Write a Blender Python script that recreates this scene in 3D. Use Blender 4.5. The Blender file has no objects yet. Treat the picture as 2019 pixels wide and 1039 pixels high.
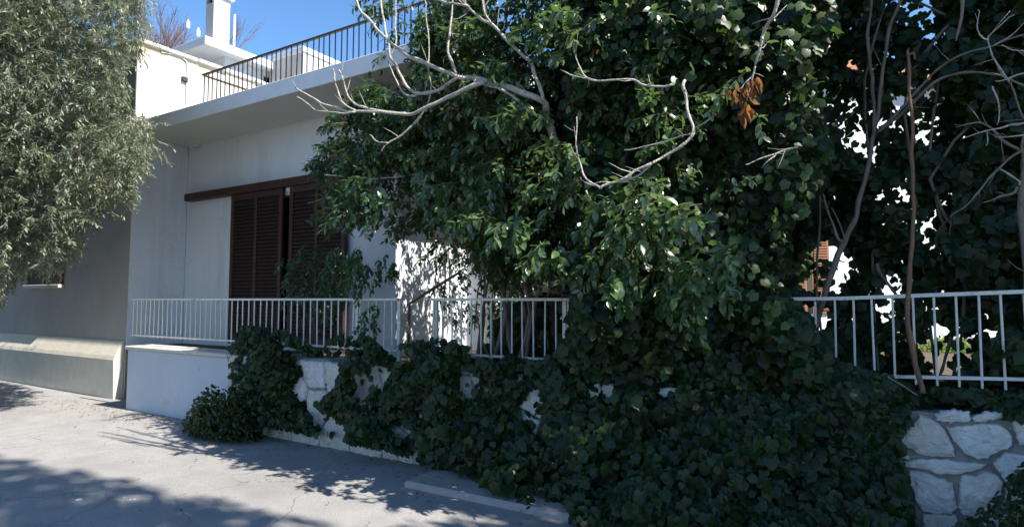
import bpy, math, random
import numpy as np
from mathutils import Vector, Matrix, noise
R = math.radians
random.seed(7); RNG = np.random.default_rng(11)
scene = bpy.context.scene
# ---------------------------------------------------------------- camera, world, sun, exposure
FPX, CX, CY, EYE, PITCH = 1180.0, 1009.5, 519.5, 1.55, math.atan(70.5/1180)
cd = bpy.data.cameras.new('camera'); cam = bpy.data.objects.new('camera', cd); scene.collection.objects.link(cam)
cam.location = (0, 0, EYE); cam.rotation_euler = (math.pi/2+PITCH, 0, 0)
cd.sensor_width = 36; cd.lens = FPX/2019*36; cd.clip_start = .05; cd.clip_end = 3000
scene.camera = cam
TH = R(31.2); CT, ST = math.cos(TH), math.sin(TH)      # street frame: u along the facade, w away from the street
SUN_EL, SUN_W = R(47), .01
su = math.sqrt(1-SUN_W**2)
sx, sy = su*CT+SUN_W*ST, -su*ST+SUN_W*CT
sd = Vector((sx*math.cos(SUN_EL), sy*math.cos(SUN_EL), math.sin(SUN_EL)))
w = bpy.data.worlds.new('World'); scene.world = w; w.use_nodes = True
nt = w.node_tree; bg = nt.nodes['Background']
sky = nt.nodes.new('ShaderNodeTexSky'); sky.sky_type = 'NISHITA'; sky.sun_disc = False
sky.sun_elevation = SUN_EL; sky.sun_rotation = math.atan2(sx, sy); sky.air_density = 1.0; sky.dust_density = .3; sky.ozone_density = 4
hs = nt.nodes.new('ShaderNodeHueSaturation'); hs.inputs['Saturation'].default_value = 1.14; hs.inputs['Value'].default_value = 1.1
nt.links.new(sky.outputs[0], hs.inputs['Color']); nt.links.new(hs.outputs[0], bg.inputs[0]); bg.inputs[1].default_value = .10
sl = bpy.data.lights.new('sun', 'SUN'); sl.energy = 5.0; sl.angle = R(.5); sl.color = (1, .94, .86)
so = bpy.data.objects.new('sun', sl); scene.collection.objects.link(so); so.location = (5, -3, 20)
so.rotation_euler = sd.to_track_quat('Z', 'Y').to_euler()
scene.view_settings.view_transform = 'Standard'; scene.view_settings.look = 'None'
scene.view_settings.gamma = 1; scene.view_settings.exposure = 1.22
scene.render.engine = 'CYCLES'
scene.cycles.max_bounces = 6

# ---------------------------------------------------------------- frame helpers
def uw(X, Y, Z): return (CT*X-ST*Y, ST*X+CT*Y, Z)                  # world -> street frame
def ray(px, py):
    a, b = (px-CX)/FPX, (CY-py)/FPX
    cp, sp = math.cos(PITCH), math.sin(PITCH)
    return (a, cp-b*sp, sp+b*cp)
def pw(px, py, wv):                                               # photo pixel on the plane w = wv
    d = ray(px, py); t = wv/(ST*d[0]+CT*d[1]); return uw(d[0]*t, d[1]*t, EYE+d[2]*t)
def pg(px, py, z=0):
    d = ray(px, py); t = (z-EYE)/d[2]; return uw(d[0]*t, d[1]*t, z)
def py_(px, py, Y):                                               # photo pixel at depth Y
    d = ray(px, py); t = Y/d[1]; return uw(d[0]*t, Y, EYE+d[2]*t)
def pu(px, wv, py=590): return pw(px, py, wv)[0]
def proj(P):
    P = np.asarray(P, float)
    X = CT*P[:, 0]+ST*P[:, 1]; Y = -ST*P[:, 0]+CT*P[:, 1]; Z = P[:, 2]-EYE
    cp, sp = math.cos(PITCH), math.sin(PITCH)
    d = Y*cp+Z*sp; v = -Y*sp+Z*cp
    dd = np.where(d > .05, d, .05)
    return CX+FPX*X/dd, CY-FPX*v/dd, d
def inpoly(px, py, poly):
    r = np.zeros(len(px), bool); n = len(poly)
    for i in range(n):
        x1, y1 = poly[i]; x2, y2 = poly[(i+1) % n]
        if y1 == y2: continue
        c = ((y1 > py) != (y2 > py)) & (px < (x2-x1)*(py-y1)/(y2-y1)+x1)
        r ^= c
    return r
def nz(P, f=1.0, s=0.0):                                          # cheap smooth noise, about -1..1
    x, y, z = P[:, 0]*f+s, P[:, 1]*f+s*1.7, P[:, 2]*f-s
    return (np.sin(2.1*x+1.3*np.sin(1.7*z+.6*y))*np.sin(1.9*z+1.1*np.sin(1.3*x+2.*y)) +
            .6*np.sin(4.3*x+3.1*z+1.7*np.sin(2.9*y+3.3*z)) + .4*np.sin(7.1*z-5.3*x+4.1*y))/1.6

# ---------------------------------------------------------------- object helpers
def link(o): scene.collection.objects.link(o); return o
def thing(name, label, cat, org, group=None):
    o = link(bpy.data.objects.new(name, None)); X = CT*org[0]+ST*org[1]; Y = -ST*org[0]+CT*org[1]
    o.location = (X, Y, org[2]); o.rotation_euler = (0, 0, -TH); o.empty_display_size = .2
    o['ou'], o['ow'], o['oz'] = map(float, org)
    o['label'] = label; o['category'] = cat
    if group: o['group'] = group
    return o
def org(o): return (o['ou'], o['ow'], o['oz'])
def abs_org(p):
    g = p
    while g.parent: g = g.parent
    return org(g)
def setup(o, parent, label, cat, group, kind, o3):
    if parent: o.parent = parent
    else:
        o.location = (CT*o3[0]+ST*o3[1], -ST*o3[0]+CT*o3[1], o3[2]); o.rotation_euler = (0, 0, -TH)
        o['ou'], o['ow'], o['oz'] = map(float, o3)
    if label: o['label'] = label
    if cat: o['category'] = cat
    if group: o['group'] = group
    if kind: o['kind'] = kind
    return link(o)
def mesh(name, V, F, m, parent=None, label=None, cat=None, group=None, kind=None, smooth=False, o3=None):
    V = np.asarray(V, float).reshape(-1, 3)
    if parent: o3 = abs_org(parent)
    elif o3 is None: o3 = (float(V[:, 0].mean()), float(V[:, 1].mean()), float(V[:, 2].min()))
    me = bpy.data.meshes.new(name)
    if isinstance(F, np.ndarray):
        k = F.shape[1]; n = F.shape[0]
        me.vertices.add(len(V)); me.vertices.foreach_set('co', (V-np.array(o3)).astype(np.float32).ravel())
        me.loops.add(n*k); me.loops.foreach_set('vertex_index', F.astype(np.int32).ravel())
        me.polygons.add(n); me.polygons.foreach_set('loop_start', np.arange(0, n*k, k, dtype=np.int32))
        me.update(calc_edges=True)
    else:
        me.from_pydata([tuple(v) for v in (V-np.array(o3))], [], F)
    if smooth: me.polygons.foreach_set('use_smooth', [True]*len(me.polygons))
    me.materials.append(m)
    return setup(bpy.data.objects.new(name, me), parent, label, cat, group, kind, o3)
def flat_u(P3): return P3
class MB:
    def __init__(s): s.V = []; s.F = []
    def box(s, a, b):
        (x0, y0, z0), (x1, y1, z1) = a, b; n = len(s.V)
        s.V += [(x0,y0,z0),(x1,y0,z0),(x1,y1,z0),(x0,y1,z0),(x0,y0,z1),(x1,y0,z1),(x1,y1,z1),(x0,y1,z1)]
        s.F += [[n+i for i in f] for f in ((3,2,1,0),(4,5,6,7),(0,1,5,4),(1,2,6,5),(2,3,7,6),(3,0,4,7))]; return s
    def bev(s, a, b, r=.01):                                      # box with chamfered long edges
        (x0, y0, z0), (x1, y1, z1) = a, b
        r = min(r, abs(x1-x0)/3, abs(y1-y0)/3, abs(z1-z0)/3)
        n = len(s.V)
        for z, e in ((z0, r), (z0+r, 0), (z1-r, 0), (z1, r)):
            for (x, y) in ((x0+r, y0), (x1-r, y0), (x1, y0+r), (x1, y1-r), (x1-r, y1), (x0+r, y1), (x0, y1-r), (x0, y0+r)):
                cx_, cy_ = (x0+x1)/2, (y0+y1)/2
                xx = x + (e if x < cx_ else -e); yy = y + (e if y < cy_ else -e)
                s.V.append((xx, yy, z))
        for k in range(3):
            for i in range(8):
                j = (i+1) % 8; s.F.append([n+8*k+i, n+8*k+j, n+8*k+8+j, n+8*k+8+i])
        s.F.append([n+i for i in range(7, -1, -1)]); s.F.append([n+24+i for i in range(8)]); return s
    def prism(s, pts, z0, z1):
        n = len(s.V); k = len(pts)
        s.V += [(x, y, z0) for x, y in pts]+[(x, y, z1) for x, y in pts]
        for i in range(k): j = (i+1) % k; s.F.append([n+i, n+j, n+k+j, n+k+i])
        s.F.append([n+i for i in range(k-1, -1, -1)]); s.F.append([n+k+i for i in range(k)]); return s
    def tube(s, pts, rad, sides=7):
        P = [Vector(p) for p in pts]; n = len(s.V); k = len(P)
        up = Vector((.13, .97, .2)).normalized(); 
        for i, p in enumerate(P):
            t = (P[min(i+1, k-1)]-P[max(i-1, 0)]).normalized()
            a = (up - t*up.dot(t)); a = a.normalized() if a.length > .05 else t.orthogonal().normalized()
            up = a; b = t.cross(a)
            for j in range(sides):
                q = 2*math.pi*j/sides; s.V.append(tuple(p+(a*math.cos(q)+b*math.sin(q))*rad[i]))
        for i in range(k-1):
            for j in range(sides):
                j2 = (j+1) % sides; s.F.append([n+i*sides+j, n+i*sides+j2, n+(i+1)*sides+j2, n+(i+1)*sides+j])
        s.F.append([n+j for j in range(sides-1, -1, -1)]); s.F.append([n+(k-1)*sides+j for j in range(sides)]); return s
    def build(s, name, m, parent=None, **k): return mesh(name, s.V, s.F, m, parent, **k)
def smooth_path(P, per=5):
    P = [Vector(p) for p in P]; out = []
    for i in range(len(P)-1):
        p0, p1, p2, p3 = P[max(i-1, 0)], P[i], P[i+1], P[min(i+2, len(P)-1)]
        for k in range(per):
            t = k/per
            out.append(.5*((2*p1)+(p2-p0)*t+(2*p0-5*p1+4*p2-p3)*t*t+(-p0+3*p1-3*p2+p3)*t**3))
    out.append(P[-1]); return out

# ---------------------------------------------------------------- materials
def hexlin(r, g, b): return (r, g, b, 1)
def mat(name, ca, cb=None, scale=4, rough=.8, bump=.0, bscale=60, detail=6, spec=.4, stretch=None, cc=None, cscale=1.2, cfac=(.5, .7), metal=0):
    m = bpy.data.materials.new(name); m.use_nodes = True; N = m.node_tree.nodes; L = m.node_tree.links
    p = N['Principled BSDF']; p.inputs['Roughness'].default_value = rough; p.inputs['Specular IOR Level'].default_value = spec; p.inputs['Metallic'].default_value = metal
    tc = N.new('ShaderNodeTexCoord'); mp = N.new('ShaderNodeMapping'); L.new(tc.outputs['Object'], mp.inputs[0])
    if stretch: mp.inputs['Scale'].default_value = stretch
    if cb is None: p.inputs['Base Color'].default_value = hexlin(*ca)
    else:
        t = N.new('ShaderNodeTexNoise'); t.inputs['Scale'].default_value = scale; t.inputs['Detail'].default_value = detail; t.inputs['Roughness'].default_value = .65
        L.new(mp.outputs[0], t.inputs['Vector'])
        r = N.new('ShaderNodeValToRGB'); r.color_ramp.elements[0].position = .3; r.color_ramp.elements[1].position = .7
        r.color_ramp.elements[0].color = hexlin(*ca); r.color_ramp.elements[1].color = hexlin(*cb)
        L.new(t.outputs[0], r.inputs[0]); out = r.outputs[0]
        if cc:
            t2 = N.new('ShaderNodeTexNoise'); t2.inputs['Scale'].default_value = cscale; t2.inputs['Detail'].default_value = 8; t2.inputs['Roughness'].default_value = .7
            L.new(mp.outputs[0], t2.inputs['Vector'])
            mr = N.new('ShaderNodeMapRange'); mr.inputs[1].default_value = cfac[0]; mr.inputs[2].default_value = cfac[1]; L.new(t2.outputs[0], mr.inputs[0])
            mx = N.new('ShaderNodeMix'); mx.data_type = 'RGBA'; L.new(mr.outputs[0], mx.inputs[0]); L.new(out, mx.inputs[6]); mx.inputs[7].default_value = hexlin(*cc); out = mx.outputs[2]
        L.new(out, p.inputs['Base Color'])
    if bump:
        t = N.new('ShaderNodeTexNoise'); t.inputs['Scale'].default_value = bscale; t.inputs['Detail'].default_value = 5; L.new(mp.outputs[0], t.inputs['Vector'])
        b = N.new('ShaderNodeBump'); b.inputs['Strength'].default_value = bump; b.inputs['Distance'].default_value = .02
        L.new(t.outputs[0], b.inputs['Height']); L.new(b.outputs[0], p.inputs['Normal'])
    return m
def leafmat(name, cols, rough=.4, spec=.5, trans=.25, tcol=(.2, .3, .04)):
    m = bpy.data.materials.new(name); m.use_nodes = True; N = m.node_tree.nodes; L = m.node_tree.links
    p = N['Principled BSDF']; p.inputs['Roughness'].default_value = rough; p.inputs['Specular IOR Level'].default_value = spec
    g = N.new('ShaderNodeNewGeometry'); oi = N.new('ShaderNodeObjectInfo')
    ad = N.new('ShaderNodeMath'); ad.operation = 'ADD'; L.new(g.outputs['Random Per Island'], ad.inputs[0]); L.new(oi.outputs['Random'], ad.inputs[1])
    fr = N.new('ShaderNodeMath'); fr.operation = 'FRACT'; L.new(ad.outputs[0], fr.inputs[0])
    r = N.new('ShaderNodeValToRGB'); e = r.color_ramp.elements
    e[0].color = hexlin(*cols[0]); e[1].color = hexlin(*cols[-1])
    for i, c in enumerate(cols[1:-1]): q = e.new((i+1)/(len(cols)-1)); q.color = hexlin(*c)
    L.new(fr.outputs[0], r.inputs[0]); L.new(r.outputs[0], p.inputs['Base Color'])
    tr = N.new('ShaderNodeBsdfTranslucent'); tr.inputs[0].default_value = hexlin(*tcol)
    mx = N.new('ShaderNodeMixShader'); mx.inputs[0].default_value = trans
    L.new(p.outputs[0], mx.inputs[1]); L.new(tr.outputs[0], mx.inputs[2]); L.new(mx.outputs[0], N['Material Output'].inputs[0])
    return m
M = dict(
    plaster=mat('white_plaster', (.62, .66, .71), (.67, .70, .745), 1.5, .85, .14, 90, cc=(.46, .48, .50), cscale=1.6, cfac=(.5, .82), stretch=(1, 1, .14)),
    fascia=mat('fascia_paint', (.62, .65, .69), (.70, .72, .75), 3, .85, .1, 60),
    soffit=mat('soffit_plaster', (.52, .54, .50), (.58, .60, .55), 1.2, .9, .1, 80),
    old=mat('old_plaster', (.44, .43, .42), (.54, .53, .50), 2, .9, .25, 40, cc=(.50, .34, .18), cscale=.6, cfac=(.5, .68)),
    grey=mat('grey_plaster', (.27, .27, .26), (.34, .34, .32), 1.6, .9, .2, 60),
    conc=mat('weathered_concrete', (.40, .38, .34), (.55, .53, .48), 5, .9, .3, 40),
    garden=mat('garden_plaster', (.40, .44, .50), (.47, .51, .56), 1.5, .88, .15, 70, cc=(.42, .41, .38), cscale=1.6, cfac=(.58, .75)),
    wood=mat('dark_red_wood', (.034, .013, .009), (.062, .022, .015), 9, .55, .2, 60, stretch=(1, 1, .15), spec=.4),
    slatwood=mat('slat_wood', (.030, .014, .010), (.055, .025, .018), 14, .6, .15, 60, spec=.35),
    tan=mat('orange_wood', (.20, .085, .04), (.27, .12, .055), 8, .6, .1, 60),
    dark=mat('dark_interior', (.012, .012, .014)),
    glass=mat('dark_glass', (.01, .012, .015), rough=.08, spec=.6),
    iron=mat('dark_iron', (.025, .022, .02), (.05, .04, .033), 30, .6, .2, 120),
    wpaint=mat('white_rail_paint', (.62, .60, .55), (.74, .72, .66), 20, .5, .3, 120, cc=(.20, .12, .07), cscale=14, cfac=(.58, .68)),
    asphalt=mat('asphalt', (.25, .243, .235), (.32, .31, .295), 3, .9, .5, 160, cc=(.20, .196, .19), cscale=.5, cfac=(.5, .75)),
    soil=mat('soil', (.06, .045, .03), (.11, .085, .06), 6, .95, .5, 30),
    kerb=mat('kerb_concrete', (.26, .25, .24), (.34, .33, .31), 8, .9, .4, 60),
    mortar=mat('grey_mortar', (.16, .16, .16), (.27, .265, .26), 14, .95, .6, 50),
    stone=mat('pale_limestone', (.42, .42, .41), (.62, .62, .60), 9, .85, 1.0, 28, detail=10, cc=(.42, .41, .39), cscale=6, cfac=(.52, .72)),
    stone2=mat('warm_limestone', (.40, .385, .35), (.58, .55, .50), 8, .85, 1.0, 24, detail=10, cc=(.38, .37, .35), cscale=5, cfac=(.5, .7)),
    beige=mat('beige_render', (.48, .44, .36), (.60, .55, .46), 4, .9, .3, 30),
    bark=mat('pale_bark', (.28, .25, .21), (.50, .46, .40), 30, .85, .8, 70, cc=(.12, .10, .08), cscale=14, cfac=(.55, .7)),
    bark2=mat('grey_bark', (.12, .10, .08), (.22, .19, .155), 18, .85, .5, 50, stretch=(1, 1, .3)),
    brown=mat('brown_bark', (.13, .075, .045), (.22, .13, .08), 18, .85, .5, 50, stretch=(1, 1, .3)),
    twig=mat('red_twig', (.13, .07, .045), (.20, .12, .08), 18, .8),
    white=mat('white_plastic', (.72, .72, .70), rough=.4),
    tile=mat('roof_tile', (.34, .14, .08), (.45, .2, .12), 8, .85, .3, 30),
)
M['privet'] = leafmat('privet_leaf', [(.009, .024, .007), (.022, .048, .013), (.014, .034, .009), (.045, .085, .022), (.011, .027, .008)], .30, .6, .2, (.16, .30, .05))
M['ivy'] = leafmat('ivy_leaf', [(.006, .015, .005), (.013, .030, .008), (.009, .021, .006), (.024, .050, .012), (.007, .017, .006)], .42, .30, .2, (.10, .22, .04))
M['ivy_sunlit'] = leafmat('ivy_leaf_sunlit', [(.02, .05, .014), (.05, .10, .025), (.03, .07, .018), (.09, .14, .035), (.025, .055, .014)], .42, .45, .25, (.14, .26, .05))  # brighter copy of the ivy leaf, sunlight put into its colour
M['olive'] = leafmat('olive_leaf', [(.075, .10, .055), (.19, .215, .15), (.11, .14, .085), (.34, .36, .27), (.06, .08, .04)], .45, .5, .3, (.28, .33, .14))
M['privet_sunlit'] = leafmat('privet_leaf_sunlit', [(.02, .05, .014), (.06, .11, .035), (.035, .075, .022), (.13, .19, .08), (.03, .065, .018)], .26, .85, .25, (.2, .34, .07))  # brighter, glossier privet copy: the sunlit look is in the leaf colour
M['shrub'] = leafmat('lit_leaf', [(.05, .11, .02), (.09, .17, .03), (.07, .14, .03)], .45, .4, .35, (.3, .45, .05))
M['dry'] = leafmat('dry_leaf', [(.05, .024, .012), (.13, .06, .022), (.08, .036, .015)], .7, .3, .4, (.5, .22, .05))
M['yellow'] = leafmat('yellow_leaf', [(.14, .16, .04), (.17, .14, .04)], .5, .4, .3, (.5, .45, .05))

# ---------------------------------------------------------------- leaves
def T_privet():
    V = [(0,0,0),(-.17,.22,.05),(-.25,.48,.06),(-.16,.78,.0),(0,1,-.12),(.16,.78,.0),(.25,.48,.06),(.17,.22,.05),(0,.35,0),(0,.68,-.02)]
    F = [(0,8,1),(1,8,2),(2,8,9),(2,9,3),(3,9,4),(4,9,5),(5,9,6),(6,9,8),(6,8,7),(7,8,0)]
    return np.array(V), np.array(F)
def T_ivy():
    o = [(0,0,.0),(-.20,-.13,.02),(-.43,.0,-.04),(-.44,.26,.0),(-.50,.47,-.06),(-.30,.66,.0),(0,.96,-.10),(.30,.66,.0),(.50,.47,-.06),(.44,.26,.0),(.43,.0,-.04),(.20,-.13,.02)]
    V = o+[(0,.34,.05)]
    return np.array(V), np.array([(i, 12, (i+1) % 12) for i in range(12)])
def T_olive():
    V = [(0,0,0),(-.125,.4,.01),(-.09,.75,.0),(0,1,-.03),(.09,.75,.0),(.125,.4,.01)]
    return np.array(V), np.array([(0,5,4,3),(0,3,2,1)])
def T_broad():
    V = [(0,0,0),(-.3,.3,.04),(-.22,.75,0),(0,1,-.08),(.22,.75,0),(.3,.3,.04)]
    return np.array(V), np.array([(0,5,4,3),(0,3,2,1)])
def unit(a): return a/np.maximum(np.linalg.norm(a, axis=1, keepdims=True), 1e-6)
def basis(D, Nn):
    y = unit(D); x = unit(np.cross(y, Nn)); z = np.cross(x, y); return x, y, z
def cloud_arrays(P, D, Nn, S, T):
    V0, F0 = T; x, y, z = basis(D, Nn); S = np.asarray(S).reshape(-1, 1, 1)
    V = P[:, None, :]+S*(V0[None, :, 0:1]*x[:, None, :]+V0[None, :, 1:2]*y[:, None, :]+V0[None, :, 2:3]*z[:, None, :])
    F = (F0[None]+np.arange(len(P))[:, None, None]*len(V0)).reshape(-1, F0.shape[1])
    return V.reshape(-1, 3), F
LEAFME = {}
def leaf_mesh(kind, T, m):
    if kind not in LEAFME:
        me = bpy.data.meshes.new('leaf'); me.from_pydata([tuple(v) for v in T[0]], [], [tuple(int(i) for i in f) for f in T[1]]); me.materials.append(m); LEAFME[kind] = me
    return LEAFME[kind]
def foliage(parent, P, D, Nn, S, T, m, kind, singles=0, mass='foliage', box=(0, 2019, 0, 1039)):
    P, D, Nn, S = map(np.asarray, (P, D, Nn, S))
    keep = np.ones(len(P), bool)
    if singles:
        px, py, d = proj(P); S1 = S.ravel()
        vis = (px > box[0]) & (px < box[1]) & (py > box[2]) & (py < box[3]) & (d > .5)
        score = np.where(vis, S1/np.maximum(d, .5), 0)
        # among the big ones, take those nobody stands in front of (coarse depth grid)
        idx = np.argsort(-score)[:singles*14]; cell = {}
        for i in np.argsort(d):
            if vis[i]:
                cell.setdefault((int(px[i]//13), int(py[i]//13)), int(i))
        front = set(cell.values())
        sel = [i for i in idx if int(i) in front][:singles]
        keep[sel] = False
        x, y, z = basis(D[sel], Nn[sel]); o3 = np.array(abs_org(parent)); me = leaf_mesh(kind, T, m)
        for k, i in enumerate(sel):
            o = bpy.data.objects.new('leaf', me); s = float(S1[i]); p = P[i]-o3
            o.parent = parent
            o.matrix_basis = Matrix(((x[k][0]*s, y[k][0]*s, z[k][0]*s, p[0]), (x[k][1]*s, y[k][1]*s, z[k][1]*s, p[1]), (x[k][2]*s, y[k][2]*s, z[k][2]*s, p[2]), (0, 0, 0, 1)))
            link(o)
    V, F = cloud_arrays(P[keep], D[keep], Nn[keep], S[keep], T)
    return mesh(mass, V, F, m, parent, kind='stuff')
def rnd(n, a, b): return RNG.uniform(a, b, n)
def sprigs(P, D, n, step, size, pairs=True, droop=.5, wob=.25, spread=1.0):
    """leafy shoots: P starts, D directions, n leaves nodes per shoot -> arrays"""
    k = len(P); Ps, Ds, Ns, Ss = [], [], [], []
    cur = P.copy(); d = unit(D.copy()); nodes = [cur.copy()]
    for j in range(n):
        d = unit(d+RNG.normal(0, wob, (k, 3))*.4+np.array([0, 0, -droop*.18]))
        cur = cur+d*step; nodes.append(cur.copy())
        side = unit(np.cross(d, np.array([0, 0, 1.])+RNG.normal(0, .3, (k, 3))))
        if j % 2: side = unit(side*.35+np.cross(d, side))
        for sg in ((1, -1) if pairs else ((1,) if j % 2 else (-1,))):
            ld = unit(side*sg*spread+d*.75+np.array([0, 0, -droop*.7])+RNG.normal(0, .22, (k, 3)))
            nn = unit(np.array([0, -.25, 1.])+RNG.normal(0, .35, (k, 3))+side*sg*-.2)
            Ps.append(cur+0*ld); Ds.append(ld); Ns.append(nn); Ss.append(size*rnd(k, .65, 1.15)*(1-.35*(j/n)**3))
    return np.concatenate(Ps), np.concatenate(Ds), np.concatenate(Ns), np.concatenate(Ss), nodes
def twig_mesh(nodes, r, idx, parent, m, name='twigs'):
    """thin triangular twigs through nodes (list of (k,3)) for shoots idx, joined as one mass"""
    N = np.stack([q[idx] for q in nodes], 1); k, n, _ = N.shape
    t = N[:, -1]-N[:, 0]; a = unit(np.cross(t, np.array([.3, 1, .2]))); b = unit(np.cross(t, a))
    rr = r*np.linspace(1, .4, n)[None, :, None]
    rings = [N+rr*(a*math.cos(q)+b*math.sin(q))[:, None, :] for q in (0, 2.094, 4.189)]
    V = np.stack(rings, 2).reshape(-1, 3)
    base = (np.arange(k)*n*3)[:, None, None, None]; i = (np.arange(n-1)*3)[None, :, None, None]; j = np.arange(3)[None, None, :, None]
    j2 = (j+1) % 3
    F = np.concatenate([base+i+j, base+i+j2, base+i+3+j2, base+i+3+j], 3).reshape(-1, 4)
    return mesh(name, V, F, m, parent, kind='stuff')

def cracks(m, sc=1.1, width=.012, dark=.45):
    N = m.node_tree.nodes; L = m.node_tree.links; p = N['Principled BSDF']; src = p.inputs['Base Color'].links[0].from_socket
    tc = N.new('ShaderNodeTexCoord'); nzt = N.new('ShaderNodeTexNoise'); nzt.inputs['Scale'].default_value = 2.5; nzt.inputs['Detail'].default_value = 6
    L.new(tc.outputs['Object'], nzt.inputs['Vector'])
    va = N.new('ShaderNodeVectorMath'); va.operation = 'MULTIPLY_ADD'; va.inputs[1].default_value = (.5, .5, .5); L.new(nzt.outputs['Color'], va.inputs[0]); L.new(tc.outputs['Object'], va.inputs[2])
    v = N.new('ShaderNodeTexVoronoi'); v.feature = 'DISTANCE_TO_EDGE'; v.inputs['Scale'].default_value = sc; L.new(va.outputs[0], v.inputs['Vector'])
    n2 = N.new('ShaderNodeTexNoise'); n2.inputs['Scale'].default_value = .6; L.new(tc.outputs['Object'], n2.inputs['Vector'])
    wd = N.new('ShaderNodeMapRange'); wd.inputs[1].default_value = .45; wd.inputs[2].default_value = .62; wd.inputs[3].default_value = 0; wd.inputs[4].default_value = width; L.new(n2.outputs[0], wd.inputs[0])
    lt = N.new('ShaderNodeMath'); lt.operation = 'LESS_THAN'; L.new(v.outputs['Distance'], lt.inputs[0]); L.new(wd.outputs[0], lt.inputs[1])
    mx = N.new('ShaderNodeMix'); mx.data_type = 'RGBA'; mx.blend_type = 'MULTIPLY'; L.new(lt.outputs[0], mx.inputs[0]); L.new(src, mx.inputs[6]); mx.inputs[7].default_value = (dark, dark, dark, 1); 
    sp = N.new('ShaderNodeTexNoise'); sp.inputs['Scale'].default_value = 140; sp.inputs['Detail'].default_value = 2; L.new(tc.outputs['Object'], sp.inputs['Vector'])
    mr = N.new('ShaderNodeMapRange'); mr.inputs[1].default_value = .35; mr.inputs[2].default_value = .65; mr.inputs[3].default_value = .78; mr.inputs[4].default_value = 1.18; L.new(sp.outputs[0], mr.inputs[0])
    vm = N.new('ShaderNodeVectorMath'); vm.operation = 'SCALE'; L.new(mx.outputs[2], vm.inputs[0]); L.new(mr.outputs[0], vm.inputs['Scale']); L.new(vm.outputs[0], p.inputs['Base Color'])
cracks(M['asphalt'], 1.1, .007, .6)
cracks(M['plaster'], .45, .0022, .75); cracks(M['garden'], .8, .003, .7)
# ================================================================ GROUND
UC = pu(266, 5.0, 240); U2 = pu(780, 5.9, 540); UG = pu(250, 4.5, 740); US = pu(452, 4.5, 700)
def plane_u(px, py, uu):
    d = ray(px, py); t = uu/(CT*d[0]-ST*d[1]); return uw(d[0]*t, d[1]*t, EYE+d[2]*t)
mesh('ground', [(-900, -900, -.03), (900, -900, -.03), (900, 900, -.03), (-900, 900, -.03)], [(0, 1, 2, 3)], M['soil'], kind='structure', o3=(0, 0, 0))
def grid_sheet(u0, u1, w0, w1, n, m_, zf):
    us, ws = np.linspace(u0, u1, n), np.linspace(w0, w1, m_)
    U, W = np.meshgrid(us, ws); P = np.stack([U.ravel(), W.ravel(), zf(U.ravel(), W.ravel())], 1)
    i = np.arange(n-1)[None, :]+n*np.arange(m_-1)[:, None]; i = i.ravel()
    return P, np.stack([i, i+1, i+1+n, i+n], 1)
P, F = grid_sheet(-45, 30, -9, 13, 240, 90, lambda u, v: .006*np.sin(u*.9+.4*v)+.005*np.sin(2.1*v-u*.5))
mesh('road', P, F, M['asphalt'], kind='structure', smooth=True, o3=(0, 0, 0))
MB().prism([(UG+.02, 4.84), (16, 4.84), (16, 40), (UC+.01, 40), (UC+.01, 4.99)], -.02, .80).build('garden_ground', M['soil'], kind='structure')
UPV = pu(800, 3.9, 940)
MB().bev((UPV, 3.86, -.02), (16, 4.47, .05), .02).build('pavement', M['kerb'], kind='structure')

# ================================================================ WHITE HOUSE
house = thing('white_house', 'low white flat-roofed house with dark red sliding shutters behind the railing', 'house', (UC, 5.9, .7))
ZS, ZT = 4.20, 4.39                                                # soffit and slab top
uo1, uo2 = pu(505, 5.9), pu(650, 5.9); zd = pw(450, 394, 5.8)[2]-.03
b = MB()
b.box((UC+.006, 5.9, .7), (uo1, 6.12, ZS)); b.box((uo2, 5.9, .7), (U2, 6.12, ZS))
b.box((uo1, 5.9, .7), (uo2, 6.12, .84)); b.box((uo1, 5.9, zd), (uo2, 6.12, ZS))
b.build('wall', M['plaster'], house)
UB = pu(977, 7.5, 500)
MB().box((U2-.22, 6.122, .7), (U2-.001, 7.7, ZS)).build('side_wall', M['plaster'], house)
MB().box((U2, 7.5, .7), (UB, 7.72, ZS)).build('back_wall', M['plaster'], house)
MB().box((UB-.22, 7.722, .7), (UB, 12.9, ZS)).build('side_wall', M['plaster'], house)
MB().box((UC+.006, 12.9, .7), (UB, 13.1, ZS)).build('rear_wall', M['plaster'], house)
MB().box((uo1-.3, 6.3, .8), (uo2+.3, 6.35, zd+.2)).build('dark_room_panel', M['dark'], house)  # near-black panel standing in for the unlit room behind the glass
URF = U2+1.75
MB().bev((UC+.006, 5.0, ZS), (URF, 13.4, ZT), .012).build('roof', M['soffit'], house)
MB().bev((UC+.008, 4.975, ZS-.012), (URF+.02, 4.998, ZT+.012), .006).build('fascia', M['fascia'], house)
MB().bev((UC+.006, 5.02, ZT+.001), (URF-.02, 5.3, ZT+.035), .01).build('roof_edge_strip', M['conc'], house)
# small fixture under the soffit at the left end of the facade
fx = pw(372, 281, 5.75)
t = MB().bev((fx[0]-.10, 5.84, fx[2]-.06), (fx[0]+.14, 5.869, fx[2]+.10), .01).build('junction_box', M['plaster'], house)
MB().tube([(fx[0], 5.84, fx[2]+.02), (fx[0]-.02, 5.74, fx[2]+.03), (fx[0]-.05, 5.70, fx[2]-.01)], [.03, .035, .02], 8).build('cable_outlet', M['iron'], t)
# glass door behind the shutters
dr = MB().box((uo1+.001, 6.02, .841), (uo2-.001, 6.06, zd-.001)).build('glass_door', M['glass'], house)
um = (uo1+uo2)/2
MB().bev((um-.04, 5.99, .842), (um+.04, 6.018, zd-.002), .005).build('door_frame', M['wood'], dr)
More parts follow.
